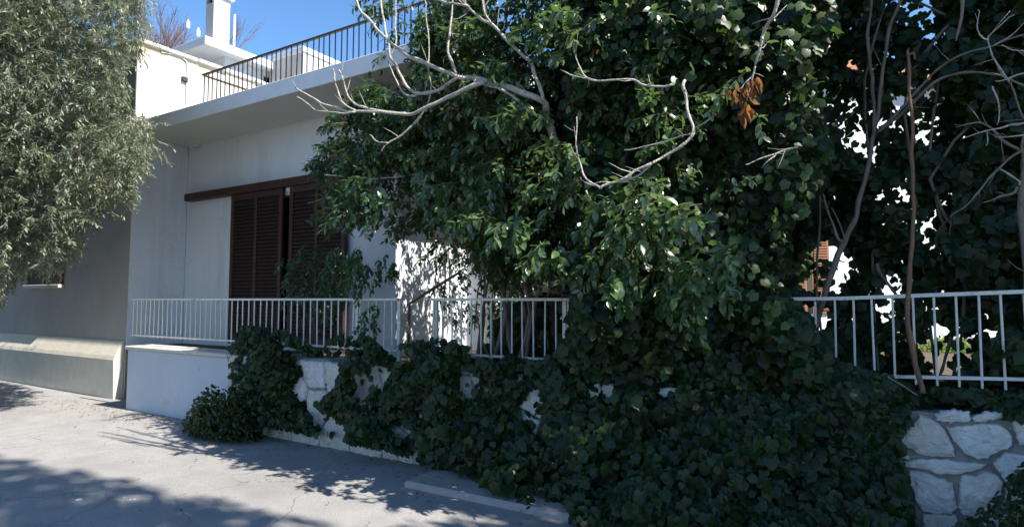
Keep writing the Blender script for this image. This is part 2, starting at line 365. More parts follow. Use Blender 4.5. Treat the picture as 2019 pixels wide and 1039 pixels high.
# pelmet
p0 = pw(363, 383, 5.76); p1 = pw(363, 397, 5.76)
MB().bev((p0[0], 5.76, p1[2]), (pu(790, 5.76, 330), 5.898, p0[2]), .008).build('shutter_track', M['wood'], house)
def shutter(px0, px1, name='shutter', wv=5.8, z0=.86, z1=None, parent=house, m=M['wood'], ms=M['slatwood'], step=.056, U=None, cols=2, st=.07):
    u0, u1 = U if U else (pu(px0, wv), pu(px1, wv)); z1 = z1 or p1[2]-.002
    f = MB(); um = (u0+u1)/2
    xs = [(u0, u0+st), (u1-st, u1)]+([(um-.03, um+.03)] if cols == 2 else [])
    for a, b_ in xs: f.bev((a, wv, z0), (b_, wv+.045, z1), .005)
    e = sorted(xs)
    gaps = [(e[i][1], e[i+1][0]) for i in range(len(e)-1)]
    for a, b_ in gaps:
        f.bev((a, wv+.002, z0), (b_, wv+.043, z0+.14), .005); f.bev((a, wv+.002, z1-.10), (b_, wv+.043, z1), .005)
    fr = f.build(name, m, parent)
    if cols == 2: MB().box((u0+.01, wv+.046, z0+.01), (u1-.01, wv+.052, z1-.01)).build('shade_backing', M['dark'], fr)  # near-black sheet added in place of the shade behind the slats
    o3 = abs_org(parent)
    for a, b_ in gaps:
        me = bpy.data.meshes.new('slat'); L_ = (b_-a)/2-.001; h, d, t_ = step*.62, .017, .0045
        V = []
        for x in (-L_, L_): V += [(x, -d, -h/2-t_), (x, -d, -h/2+t_), (x, d, h/2+t_), (x, d, h/2-t_)]
        me.from_pydata(V, [], [(0, 1, 2, 3), (7, 6, 5, 4), (0, 4, 5, 1), (1, 5, 6, 2), (2, 6, 7, 3), (3, 7, 4, 0)]); me.materials.append(ms)
        z = z0+.14+step*.55
        while z < z1-.10-step*.3:
            o = bpy.data.objects.new('slat', me); o.parent = fr; o.location = ((a+b_)/2-o3[0], wv+.022-o3[1], z-o3[2]); o.rotation_euler = (R(random.uniform(-3, 3)), 0, 0); link(o); z += step
    return fr
shutter(450, 551); shutter(566, 677, wv=5.785)
MB().box((pu(560, 5.84)-.02, 5.85, p1[2]-.06), (pu(575, 5.84), 5.895, p1[2]-.003)).build('track_bracket', M['white'], house)
# brown rail slanting up in the recess
a, b_ = pw(803, 601, 5.6), pw(902, 538, 5.6)
t = thing('handrail', 'thin brown slanting rail in front of the sun-dappled side wall', 'handrail', (a[0], 5.6, .8))
MB().tube([(a[0], 5.6, a[2]), ((a[0]+b_[0])/2, 5.61, (a[2]+b_[2])/2), (b_[0], 5.62, b_[2])], [.016, .02, .015], 8).build('rail', M['brown'], t)
MB().tube([(a[0]+.03, 5.6, a[2]), (a[0]+.03, 5.6, .78)], [.018, .018], 6).build('post', M['brown'], t)
# roof balustrade
rw = 5.6; q = pw(400, 147, rw); rz = q[2]
rr = thing('roof_railing', 'dark metal railing with thin bars along the edge of the flat roof', 'railing', (q[0], rw, ZT))
MB().bev((q[0], rw-.02, rz-.03), (URF-.1, rw+.02, rz), .005).build('top_rail', M['iron'], rr)
MB().bev((q[0]-.015, rw+.021, rz-.03), (q[0]+.02, 9.0, rz-.002), .005).build('top_rail', M['iron'], rr)
MB().bev((q[0]+.015, rw-.012, ZT+.05), (URF-.1, rw+.012, ZT+.07), .004).build('bottom_rail', M['iron'], rr)
def bars(parent, u0, u1, wv, z0f, z1f, step, hw, m, name='baluster', post_every=0):
    o3 = abs_org(parent); n = int((u1-u0)/step)+1; me = {}
    for i in range(n):
        u = u0+i*step; z0, z1 = z0f(u), z1f(u); big = post_every and i % post_every == 0
        key = (round(z1-z0, 3), bool(big))
        if key not in me:
            k = MB().bev((-hw*(1.6 if big else 1), -hw, 0), (hw*(1.6 if big else 1), hw, z1-z0), .003)
            q_ = bpy.data.meshes.new(name); q_.from_pydata(k.V, [], k.F); q_.materials.append(m); me[key] = q_
        o = bpy.data.objects.new('post' if big else name, me[key]); o.parent = parent; o.location = (u-o3[0], wv-o3[1], z0-o3[2]); o.rotation_euler = (R(random.uniform(-.6, .6)), R(random.uniform(-.7, .7)), R(random.uniform(-8, 8))); link(o)
bars(rr, q[0]+.05, URF-.1, rw, lambda u: ZT+.0, lambda u: rz-.02, .113, .0075, M['iron'])
o3 = abs_org(rr)
# block on the roof (stair head)
c = py_(598, 90, 12.0)
sh = thing('rooftop_block', 'small white stair block with flat lid standing on the roof behind the dark railing', 'rooftop block', (c[0], c[1], ZT))
MB().box((c[0]-1.1, c[1]+.03, ZT), (c[0]-.03, c[1]+2.2, c[2]-.12)).build('wall', M['old'], sh)
MB().bev((c[0]-1.14, c[1], c[2]-.12), (c[0], c[1]+2.25, c[2]), .01).build('lid', M['plaster'], sh)
# ================================================================ NEIGHBOUR HOUSE
ZN = plane_u(270, 84, UC)[2]
nb = thing('neighbour_house', 'tall old plaster house with stained sunlit side wall, left of the flat roof', 'house', (UC, 5.0, 0))
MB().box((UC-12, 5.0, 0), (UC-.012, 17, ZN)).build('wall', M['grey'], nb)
MB().box((UC-.0119, 5.004, ZT-.1), (UC+.004, 17, ZN)).build('side_wall', M['old'], nb)
MB().box((UC-.0119, 5.002, -.02), (UC-.002, 5.9, ZT-.1)).build('side_wall', M['plaster'], nb)
cp = MB(); x = 4.98
while x < 16.8:
    l = random.uniform(.25, .6); cp.bev((UC-.32, x, ZN+.001), (UC+random.uniform(.03, .07), x+l-.006, ZN+random.uniform(.07, .11)), .015); x += l
cp.build('coping', M['conc'], nb)
MB().bev((UC-12, 4.96, ZN+.002), (UC-.33, 5.2, ZN+.09), .01).build('coping', M['conc'], nb)
c1 = [plane_u(*k, UC+.02) for k in ((318, 104), (345, 108), (362, 117), (369, 128), (368, 160), (367, 203))]
MB().tube(smooth_path(c1, 3), [.014]*16, 6).build('conduit', M['conc'], nb)
c1 = plane_u(364, 157, UC+.03); MB().bev((c1[0]-.03, c1[1]-.05, c1[2]-.04), (c1[0]+.03, c1[1]+.05, c1[2]+.04), .01).build('junction_box', M['iron'], nb)
wa, wb = pw(60, 562, 5.0), pw(128, 455, 5.0)
wn = MB().box((wa[0], 4.97, wa[2]), (wb[0], 4.998, wb[2])).build('window', M['dark'], nb)
MB().bev((wa[0]-.08, 4.90, wa[2]-.07), (wb[0]+.08, 4.999, wa[2]-.005), .008).build('sill', M['conc'], wn)
f = MB(); 
for a0, a1 in ((wa[0]-.05, wa[0]), (wb[0], wb[0]+.05), ((wa[0]+wb[0])/2-.03, (wa[0]+wb[0])/2+.03)): f.box((a0, 4.95, wa[2]), (a1, 4.969 if a0 > wa[0] and a1 < wb[0] else 4.997, wb[2]))
f.build('frame', M['wood'], wn)
# penthouse with chimney
c = py_(405, 70, 11.2)
ph = thing('penthouse', 'white penthouse with projecting flat roof slab on the tall house', 'rooftop room', (c[0], c[1], ZN))
MB().bev((c[0]-3.2, c[1], c[2]-.17), (c[0], c[1]+6, c[2]), .01).build('roof', M['plaster'], ph)
MB().box((c[0]-3, c[1]+.55, ZN-.3), (c[0]-.22, c[1]+5.8, c[2]-.171)).build('wall', M['plaster'], ph)
wn = MB().box((c[0]-.219, c[1]+1.45, c[2]-.85), (c[0]-.20, c[1]+3.4, c[2]-.30)).build('window', M['glass'], ph)
MB().box((c[0]-.199, c[1]+2.4, c[2]-.85), (c[0]-.18, c[1]+2.46, c[2]-.30)).build('frame', M['wpaint'], wn)
q = py_(420, 74, 11.5)
ch = thing('chimney', 'square white chimney with dark vent slots near its top', 'chimney', (q[0], q[1], c[2]))
hu, hw_, zt = .27, .35, pw(425, 2, q[1])[2]
MB().bev((q[0]-hu, q[1], c[2]), (q[0], q[1]+hw_, zt), .008).build('shaft', M['old'], ch)
f = MB()
for a0 in (0, .25): f.box((q[0]-hu+.001 if a0 == 0 else q[0]-.06, q[1]+.0, zt), (q[0]-.24 if a0 == 0 else q[0]-.001, q[1]+hw_, zt+.14))
f.build('vent_posts', M['old'], ch)
MB().box((q[0]-hu+.06, q[1]+.05, zt), (q[0]-.062, q[1]+hw_-.05, zt+.139)).build('vent', M['dark'], ch)
MB().bev((q[0]-hu-.06, q[1]-.06, zt+.141), (q[0]+.06, q[1]+hw_+.06, zt+.22), .01).build('cap', M['plaster'], ch)
MB().tube([(q[0]+.03, q[1]+hw_+.08, c[2]-.02), (q[0]+.03, q[1]+hw_+.08, zt-.1)], [.022, .022], 8).build('pipe', M['white'], ch)
# ================================================================ RIGHT HOUSE (seen through the hedge)
A, B = uw(4.85, 10.6, 0), uw(11.0, 12.3, 0)
dA = Vector((B[0]-A[0], B[1]-A[1])); Lh = dA.length; dA /= Lh; nA = Vector((-dA.y, dA.x))
rh = thing('sunlit_house', 'bright sunlit white house glimpsed through gaps in the ivy on the right', 'house', (A[0], A[1], .8))
def hp(s, d): return (A[0]+dA.x*s+nA.x*d, A[1]+dA.y*s+nA.y*d)
MB().prism([hp(0, 0), hp(Lh, 0), hp(Lh, 6), hp(0, 6)], .8, 5.7).build('wall', M['plaster'], rh)
MB().prism([hp(-.25, -.3), hp(Lh+.3, -.3), hp(Lh+.3, 6.3), hp(-.25, 6.3)], 5.701, 5.9).build('roof', M['tile'], rh)
f = MB(); f.prism([hp(.02, -.05), hp(.40, -.05), hp(.40, -.008), hp(.02, -.008)], 1.30, 2.75); f2 = MB(); f2.prism([hp(.52, -.05), hp(.90, -.05), hp(.90, -.008), hp(.52, -.008)], 1.30, 2.75)
for k, f_ in ((.02, f), (.52, f2)):
    s_ = f_.build('shutter', M['tan'], rh)
    for i in range(28):
        g = MB(); z = 1.36+i*.048; g.prism([hp(k+.04, -.072), hp(k+.34, -.072), hp(k+.34, -.051), hp(k+.04, -.051)], z, z+.028); g.build('slat', M['tan'], s_)
MB().prism([hp(.40, -.045), hp(.52, -.045), hp(.52, -.01), hp(.40, -.01)], 1.30, 2.75).build('window', M['glass'], rh)

# ================================================================ GARDEN WALL, STONE WALL
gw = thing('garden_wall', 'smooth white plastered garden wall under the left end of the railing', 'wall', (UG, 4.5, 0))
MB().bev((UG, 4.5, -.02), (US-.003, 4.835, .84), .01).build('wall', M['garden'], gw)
MB().bev((UG-.03, 4.47, .841), (US-.003, 4.86, .89), .01).build('coping', M['conc'], gw)
sw = thing('stone_wall', 'retaining wall of pale rubble stones in grey mortar, half buried in ivy', 'wall', (US, 4.5, 0))
ZW = .86
P, F = grid_sheet(US, 14, -.02, ZW, 420, 26, lambda u, v: v*0)
V = np.stack([P[:, 0], 4.5+.006*nz(np.stack([P[:, 0], P[:, 0]*0, P[:, 1]], 1), 9.)+.004*nz(np.stack([P[:, 0], P[:, 0]*0, P[:, 1]], 1), 23.), P[:, 1]], 1)
mesh('mortar_face', V, F, M['mortar'], sw, smooth=True)
MB().box((US, 4.515, -.02), (14, 4.835, ZW-.01)).build('wall', M['mortar'], sw)
def stone(poly, m, depth=.035, seed=0):
    rs = random.Random(seed); n = len(poly); pts = []
    per = sum(math.dist(poly[i], poly[(i+1) % n]) for i in range(n)); st = per/34
    for i in range(n):
        a, b_ = poly[i], poly[(i+1) % n]; k = max(1, round(math.dist(a, b_)/st))
        for j in range(k): pts.append((a[0]+(b_[0]-a[0])*j/k, a[1]+(b_[1]-a[1])*j/k))
    # soften corners a touch
    N_ = len(pts)
    pts = [(x+rs.uniform(-.006, .006), z+rs.uniform(-.006, .006)) for x, z in pts]
    cx_ = sum(p[0] for p in pts)/N_; cz_ = sum(p[1] for p in pts)/N_
    V, F = [], []; size = math.sqrt(per)
    tilt = (rs.uniform(-.05, .05), rs.uniform(-.05, .05))
    for r_, dd in ((1.035, -.012), (1.02, .5), (.97, .88), (.8, 1.0), (.55, 1.05), (.28, 1.08)):
        for i, (x, z) in enumerate(pts):
            X, Z = cx_+(x-cx_)*r_, cz_+(z-cz_)*r_
            k = depth*dd
            if r_ < .99:
                k += .016*noise.noise(Vector((X*9, Z*9, seed*3.1)))+.010*noise.noise(Vector((X*26, Z*26, seed)))+tilt[0]*(X-cx_)*.6+tilt[1]*(Z-cz_)*.6
                k = max(k, .004)
            V.append((X, 4.5-k, Z))
    for q_ in range(5):
        for i in range(N_): j = (i+1) % N_; F.append((q_*N_+i, q_*N_+j, (q_+1)*N_+j, (q_+1)*N_+i))
    V.append((cx_, 4.5-depth*1.08, cz_)); c_ = len(V)-1
    for i in range(N_): F.append((5*N_+i, 5*N_+(i+1) % N_, c_))
    mesh('stone', V, F, m, sw)
Z8 = [
 [(375,330),(440,350),(500,385),(560,490),(582,545),(575,572),(450,572),(370,560),(300,520),(225,495),(205,440),(300,400),(350,360)],
 [(545,400),(700,385),(870,376),(905,410),(950,450),(948,508),(860,550),(795,580),(740,592),(660,560),(600,480)],
 [(475,312),(520,290),(580,283),(640,290),(680,300),(685,350),(560,362),(480,345)],
 [(705,330),(780,298),(910,306),(915,330),(820,345),(720,356)],
 [(940,322),(1000,340),(1100,352),(1120,420),(1110,490),(1010,495),(985,430)],
 [(210,527),(240,545),(300,580),(302,601),(235,585)],
 [(275,605),(400,598),(500,598),(640,612),(775,630),(720,660),(600,690),(500,687),(400,662),(330,650),(270,645)],
 [(240,672),(300,676),(400,690),(520,730),(572,760),(590,900),(560,940),(400,928),(350,870),(330,780),(280,730)],
 [(640,712),(720,705),(780,682),(850,700),(890,750),(880,850),(800,920),(690,930),(630,905),(628,800)],
 [(845,622),(900,580),(945,562),(1010,575),(1090,600),(1110,680),(1060,740),(980,755),(925,748),(890,690)],
 [(400,955),(490,950),(580,960),(625,1000),(610,1080),(500,1120),(390,1110)],
 [(632,922),(680,924),(725,936),(700,956),(640,946)],
 [(700,975),(820,940),(920,955),(1000,1000),(980,1090),(860,1130),(700,1110),(660,1040)],
 [(925,790),(1000,770),(1120,760),(1140,900),(1080,980),(980,960),(900,900)],
 [(1140,350),(1330,345),(1360,470),(1300,520),(1150,510)], [(1145,540),(1300,550),(1350,640),(1300,720),(1160,720)], [(1170,750),(1340,750),(1380,900),(1280,960),(1180,920)]]
for i, s_ in enumerate(Z8):
    pl = []
    mx_, my_ = sum(k[0] for k in s_)/len(s_), sum(k[1] for k in s_)/len(s_); s_ = [(mx_+(a-mx_)*1.05, my_+(b_-my_)*1.06) for a, b_ in s_]
    for (a, b_) in s_: g = pw(1700+a/3.257, 720+b_/3.257, 4.5); pl.append((g[0], max(g[2], -.015)))
    stone(pl, M['stone'] if i % 5 else M['stone2'], .035, i+1)
ux0, ux1 = pu(1762, 4.5, 850), pu(2125, 4.5, 850)
seeds = []
for r_ in range(3):
    u = US+.1
    while u < 6.5:
        s_ = random.uniform(.34, .5); seeds.append((u+random.uniform(-.08, .08), .14+r_*.29+random.uniform(-.07, .07))); u += s_
for i, s_ in enumerate(seeds):
    if ux0 < s_[0] < ux1: continue
    cell = [(s_[0]-.4, -.01), (s_[0]+.4, -.01), (s_[0]+.4, ZW+.02), (s_[0]-.4, ZW+.02)]
    lo, hi = (US+.01, ux0) if s_[0] < ux0 else (ux1, 8)
    others = [o for j, o in enumerate(seeds) if j != i and math.dist(o, s_) < 1]+([(2*lo-s_[0], s_[1])] if s_[0]-lo < .4 else [])+([(2*hi-s_[0], s_[1])] if hi-s_[0] < .4 else [])
    for o in others:
        d = Vector((o[0]-s_[0], o[1]-s_[1])); mid = Vector(s_)+d*.5; d.normalize(); lim = mid.dot(d)-.016; out = []
        for k in range(len(cell)):
            a, b_ = Vector(cell[k]), Vector(cell[(k+1) % len(cell)]); da, db = a.dot(d)-lim, b_.dot(d)-lim
            if da <= 0: out.append(tuple(a))
            if da*db < 0: t_ = da/(da-db); out.append(tuple(a+(b_-a)*t_))
        cell = out
        if len(cell) < 3: break
    if len(cell) > 2: stone(cell, M['stone'] if i % 4 else M['stone2'], .035, 50+i)
cap = MB(); u = US
while u < pu(1745, 4.5):
    l = random.uniform(.25, .5); cap.bev((u, 4.48+random.uniform(-.02, .02), ZW-.012), (u+l-.02, 4.85, ZW+random.uniform(.02, .05)), .02); u += l
cap.build('cap_stones', M['mortar'], sw)
# low wall far left
lw = thing('low_wall', 'low beige rendered ledge along the foot of the tall house, far end of the road', 'wall', (UC, 4.6, 0))
V = []
for uu in (UC-12, UC-.05): V += [(uu, 4.86, -.03), (uu, 4.84, .60), (uu, 4.86, .66), (uu, 4.97, .88), (uu, 4.995, .885), (uu, 4.995, -.03)]
mesh('wall', V, [(0, 6, 7, 1), (1, 7, 8, 2), (2, 8, 9, 3), (3, 9, 10, 4), (5, 4, 10, 11), (0, 1, 2, 3, 4, 5), (11, 10, 9, 8, 7, 6)], M['beige'], lw)
# ================================================================ STREET RAILINGS
RW = 4.69
def rail_section(u0, u1, label, zt, posts):
    r_ = thing('street_railing', label, 'railing', (u0, RW, .86))
    n = 14; f = MB(); g = MB()
    for k in range(n):
        a0, a1 = u0+(u1-u0)*k/n, u0+(u1-u0)*(k+1)/n; za, zb = zt(a0), zt(a1)
        for F_, dz, h_, wd in ((f, -.014, .024, .019), (g, -.535, .02, .014)):
            i0 = len(F_.V)
            for (uu, zz) in ((a0, za), (a1, zb)): F_.V += [(uu, RW-wd, zz+dz), (uu, RW+wd, zz+dz), (uu, RW+wd, zz+dz+h_), (uu, RW-wd, zz+dz+h_)]
            F_.F += [(i0, i0+1, i0+5, i0+4), (i0+1, i0+2, i0+6, i0+5), (i0+2, i0+3, i0+7, i0+6), (i0+3, i0, i0+4, i0+7)]
            if k == 0: F_.F.append((i0+3, i0+2, i0+1, i0))
            if k == n-1: F_.F.append((i0+4, i0+5, i0+6, i0+7))
    f.build('top_rail', M['wpaint'], r_); g.build('bottom_rail', M['wpaint'], r_)
    bars(r_, u0+.03, u1-.02, RW, lambda u: 1.0, lambda u: round(zt(u)-.012, 3), .113, .0068, M['wpaint'])
    for u in posts: MB().bev((u-.02, RW+.021, .80), (u+.02, RW+.055, zt(u)+.006), .004).build('post', M['wpaint'], r_)
UR0, UR1 = pu(851, RW), pu(1600, RW); 
rail_section(pu(262, RW), pu(785, RW), 'pale painted street railing on the plastered wall in front of the shutters', lambda u: 1.55, [pu(700, RW), pu(783, RW)])
rail_section(UR0, 4.6, 'white painted street railing disappearing into ivy, right-hand stretch', lambda u: 1.55+max(0, u-UR1)*.042, [UR0+.03, pu(1110, RW), 4.5])

# ================================================================ VEGETATION
def vol(n, ub, wfun, zb, poly, thick=.5, dens=None, amp=1.0, power=1.0):
    """points in a lumpy shell of real depth: w = wfun + lumps + |noise|*thick, kept where they show inside poly"""
    P = np.stack([rnd(n, *ub), np.zeros(n), rnd(n, *zb)], 1)
    P[:, 1] = wfun(P[:, 0], P[:, 2])
    P[:, 1] += amp*(.26*nz(P, 1.1, 3)+.17*nz(P, 2.6, 9))+np.abs(RNG.normal(0, 1, n))**power*thick
    px, py, d = proj(P); k = inpoly(px, py, poly) & (d > .6)
    if dens is not None: k &= RNG.random(n) < dens(P, px, py)
    return P[k]
def face_dir(P, up=.35, spread=.8):
    n = len(P)
    Nn = unit(np.array([.25, -1, .45])+RNG.normal(0, .68, (n, 3)))
    D = unit(np.stack([RNG.normal(0, spread, n), rnd(n, -.5, 0), -np.abs(RNG.normal(.9, .4, n))+up*0], 1))
    return D, Nn
cw = lambda v: (lambda u, z: u*0+v)
# ---- main ivy hedge
ivy = thing('ivy_hedge', 'huge dark mass of ivy spilling over the stone wall and railing, centre right', 'ivy', (.5, 4.3, 0))
POLY_IVY = [(1110,-330),(1660,-330),(1640,60),(1590,130),(1640,330),(1555,440),(1535,560),(1600,640),(1630,700),(1730,740),(1795,785),(1765,850),(1780,940),(1815,1300),(1080,1300),(1000,975),(860,900),(800,860),(900,830),(960,780),(930,670),(1120,670),(1130,580),(1150,500),(1120,300)]
def wf(u, z):                                                     # belly over the wall, leaning out low down
    low = np.clip((1.0-z)/1.0, 0, 1)
    return 4.45-.50*np.exp(-((u+2.0)/.85)**2)*np.clip((z-.9)*2, 0, 1)-.70*low**1.2*np.clip((u+4.6)/2.0, 0, 1)*np.clip((.5-u)/.8, .15, 1)-.10*np.clip(z-2.2, 0, 1)
IP = vol(250000, (-5.0, 1.4), wf, (.02, 4.25), POLY_IVY, .40)
sel = RNG.random(len(IP)) < np.where(IP[:, 2] > 1.1, .50, .62)*np.where(nz(IP, 4.5, 6) > -.35, 1, .35); IP = IP[sel]
# big dark hollow under the privet: keep the leaves there back behind the bars
px, py, d = proj(IP); hol = inpoly(px, py, [(930,560),(1110,560),(1125,640),(1110,690),(1010,740),(930,700)])
IP[hol, 1] += 1.0
D, Nn = face_dir(IP)
foliage(ivy, IP, D, Nn, .045+.06*RNG.random(len(IP))**1.5, T_ivy(), M['ivy'], 'ivy', 300, 'foliage', (1120, 2019, 0, 1039))
# scattered big leaves on stalks near the surface, coloured paler to look sunlit
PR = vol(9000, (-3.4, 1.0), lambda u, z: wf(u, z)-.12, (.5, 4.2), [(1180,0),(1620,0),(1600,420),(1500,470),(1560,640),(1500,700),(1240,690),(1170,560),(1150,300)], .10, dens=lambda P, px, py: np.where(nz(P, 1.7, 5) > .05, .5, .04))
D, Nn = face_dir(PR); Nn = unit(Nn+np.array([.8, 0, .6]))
foliage(ivy, PR, D, Nn, rnd(len(PR), .045, .08), T_ivy(), M['ivy_sunlit'], 'ivy', 0, 'surface_leaves')
# deep interior leaves (close the hedge)
n = 26000; Q = np.stack([rnd(n, -4.4, 1.6), rnd(n, 4.9, 6.6), rnd(n, .8, 4.5)], 1)
px, py, d = proj(Q); k = inpoly(px, py, [(1090,-330),(1640,-330),(1600,130),(1640,330),(1560,440),(1560,600),(1640,640),(1640,800),(940,800),(960,650),(1010,600),(1110,560)])
k &= nz(Q, 1.6, 2) > -.75
Q = Q[k]; D, Nn = face_dir(Q)
foliage(ivy, Q, D, Nn, rnd(len(Q), .09, .16), T_broad(), M['ivy'], 'broad', 0, 'inner_foliage')
st = MB()
for i in range(20):
    u0 = random.uniform(-3.4, -1.1); P_ = [(u0, 4.8, .8)]; uu, ww = u0, 4.9
    for k in range(1, 7): uu += random.uniform(-.25, .3); ww += random.uniform(-.12, .12); P_.append((uu, ww, .8+k*.62))
    P_ = smooth_path(P_, 3); r0 = random.uniform(.008, .022); st.tube(P_, [r0*(1-.6*j/len(P_)) for j in range(len(P_))], 5)
st.build('vine_stems', M['bark2'], ivy, kind='stuff')

# ---- ivy on the wall face to the left (thin curtain with stones showing)
iv2 = thing('wall_ivy', 'ragged ivy curtain and weeds over the shaded wall below the balcony railing', 'ivy', (-4, 4.4, 0))
POLY2 = [(452,700),(470,640),(560,650),(620,690),(700,640),(760,690),(830,660),(960,690),(1100,720),(1180,1000),(900,930),(760,880),(520,835),(452,830)]
Q = vol(60000, (-9, 0), lambda u, z: 4.33-.22*np.clip((.5-z), 0, 1), (.0, 1.3), POLY2, .10, dens=lambda P, px, py: np.clip(.54+.75*nz(P, 2.6, 1.3)+.35*nz(P, 6, 2)-.35*np.clip((P[:, 2]-.75)*3, 0, 1), .0, .8))
D, Nn = face_dir(Q)
foliage(iv2, Q, D, Nn, rnd(len(Q), .045, .085), T_ivy(), M['ivy'], 'ivy', 0, 'foliage')
# dark round bush at the wall foot
bs = thing('dark_bush', 'small dark bush at the foot of the plastered garden wall', 'bush', tuple(pg(440, 800)[:1])+(4.15, 0))
c = pw(442, 780, 4.15); n = 5200
Q = RNG.normal(0, 1, (n, 3)); Q = unit(Q)*(RNG.random((n, 1))**.5)*np.array([.62, .27, .40]); Q[:, 2] = np.abs(Q[:, 2]+.08); Q += np.array([c[0], 4.15, .02])
Q[:, 2] *= 1+.25*nz(Q, 3., 1)
D, Nn = face_dir(Q); foliage(bs, Q, unit(D*np.array([1, 1, -.6])), Nn, rnd(n, .035, .06), T_broad(), M['ivy'], 'broad', 0, 'foliage')
sm = MB()
for i in range(9): a_ = random.uniform(-.4, .4); sm.tube([(c[0]+a_*.2, 4.2, 0), (c[0]+a_*.6, 4.18, .2), (c[0]+a_, 4.12, .36)], [.008, .006, .003], 4)
sm.build('stems', M['bark2'], bs)

# ---- privet
pv = thing('privet_tree', 'large glossy-leaved privet hanging over the railing in front of the shutters', 'tree', (-1.3, 5.2, .8))
PP = [(700,-300),(1260,-300),(1300,250),(1260,470),(1195,540),(1130,530),(1040,530),(985,560),(950,450),(900,420),(830,440),(760,440),(690,440),(640,420),(655,400),(700,350),(625,325),(650,290),(720,250),(650,235),(730,200),(695,120),(710,90),(735,60)]
def pdens(P, px, py):
    v = .58+.95*nz(P, 1.9, 7)
    v = np.where(px < 780, v-.12, v); v = np.where((px > 960) & (py > 60), v+.30, v)
    v = np.where((py < 170) & (px < 850), v-.75, v)
    return np.clip(v, 0, 1)
Q = vol(17000, (-6.2, 1.5), lambda u, z: u*0+4.35+.15*np.clip(u+1, 0, 2), (1.2, 4.7), PP, .40, dens=pdens, amp=1.5)
Dr = unit(np.stack([RNG.normal(-.25, .6, len(Q)), RNG.normal(-.55, .4, len(Q)), RNG.normal(-.1, .45, len(Q))], 1))
Ps, Ds, Ns, Ss, nodes = sprigs(Q, Dr, 6, .041, .086, True, .7)
foliage(pv, Ps, Ds, Ns, Ss, T_privet(), M['privet'], 'privet', 0, 'foliage')
twig_mesh(nodes, .003, np.arange(len(Q)), pv, M['bark2'])
# front shoots toward the street, big leaves coloured brighter to look sunlit
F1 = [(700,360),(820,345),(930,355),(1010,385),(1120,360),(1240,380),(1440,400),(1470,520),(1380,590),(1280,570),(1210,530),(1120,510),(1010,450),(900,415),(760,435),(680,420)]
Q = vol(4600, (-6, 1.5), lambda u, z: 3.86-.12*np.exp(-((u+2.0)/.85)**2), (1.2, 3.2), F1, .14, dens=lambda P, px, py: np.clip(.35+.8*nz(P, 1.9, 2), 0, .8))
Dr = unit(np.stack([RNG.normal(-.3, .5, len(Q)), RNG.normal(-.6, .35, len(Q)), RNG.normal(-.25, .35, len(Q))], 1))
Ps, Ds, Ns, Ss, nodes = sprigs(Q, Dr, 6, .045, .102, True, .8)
foliage(pv, Ps, Ds, Ns, Ss, T_privet(), M['privet_sunlit'], 'privet', 300, 'front_foliage')
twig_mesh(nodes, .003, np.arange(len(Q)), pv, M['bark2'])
# loose shoots over the upper crown in the same sunlit-looking leaf colour
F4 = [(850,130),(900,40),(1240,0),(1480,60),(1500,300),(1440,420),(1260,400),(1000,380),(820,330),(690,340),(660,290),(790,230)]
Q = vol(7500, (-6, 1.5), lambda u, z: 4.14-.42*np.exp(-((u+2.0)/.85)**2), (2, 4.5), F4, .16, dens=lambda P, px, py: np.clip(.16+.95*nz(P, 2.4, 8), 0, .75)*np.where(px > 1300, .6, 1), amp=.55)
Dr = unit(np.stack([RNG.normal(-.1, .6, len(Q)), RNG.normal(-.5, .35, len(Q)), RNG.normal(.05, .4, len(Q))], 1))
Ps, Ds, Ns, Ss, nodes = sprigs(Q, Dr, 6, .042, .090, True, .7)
foliage(pv, Ps, Ds, Ns, Ss, T_privet(), M['privet_sunlit'], 'privet', 0, 'upper_foliage'); twig_mesh(nodes, .003, np.arange(len(Q)), pv, M['bark2'])
# dangling dark tips below
F2 = [(700,480),(790,500),(760,560),(745,640),(720,640),(715,560),(680,540),(690,500)]; F3 = [(560,500),(620,470),(690,490),(685,560),(680,625),(600,620),(560,580)]
F5 = [(830,440),(985,450),(980,530),(930,500),(860,520)]
for F_, n_, wv in ((F2, 1500, 4.45), (F3, 2600, 4.95), (F5, 900, 4.8)):
    Q = vol(n_, (-7.5, -2), cw(wv), (1.2, 2.4), F_, .12, dens=lambda P, px, py: np.full(len(P), .42))
    Dr = unit(np.stack([RNG.normal(0, .4, len(Q)), RNG.normal(-.3, .3, len(Q)), RNG.normal(-.8, .3, len(Q))], 1))
    Ps, Ds, Ns, Ss, nodes = sprigs(Q, Dr, 5, .038, .075, True, .9)
    foliage(pv, Ps, Ds, Ns, Ss, T_privet(), M['privet'], 'privet', 0, 'hanging_foliage'); twig_mesh(nodes, .0025, np.arange(len(Q)), pv, M['bark2'])
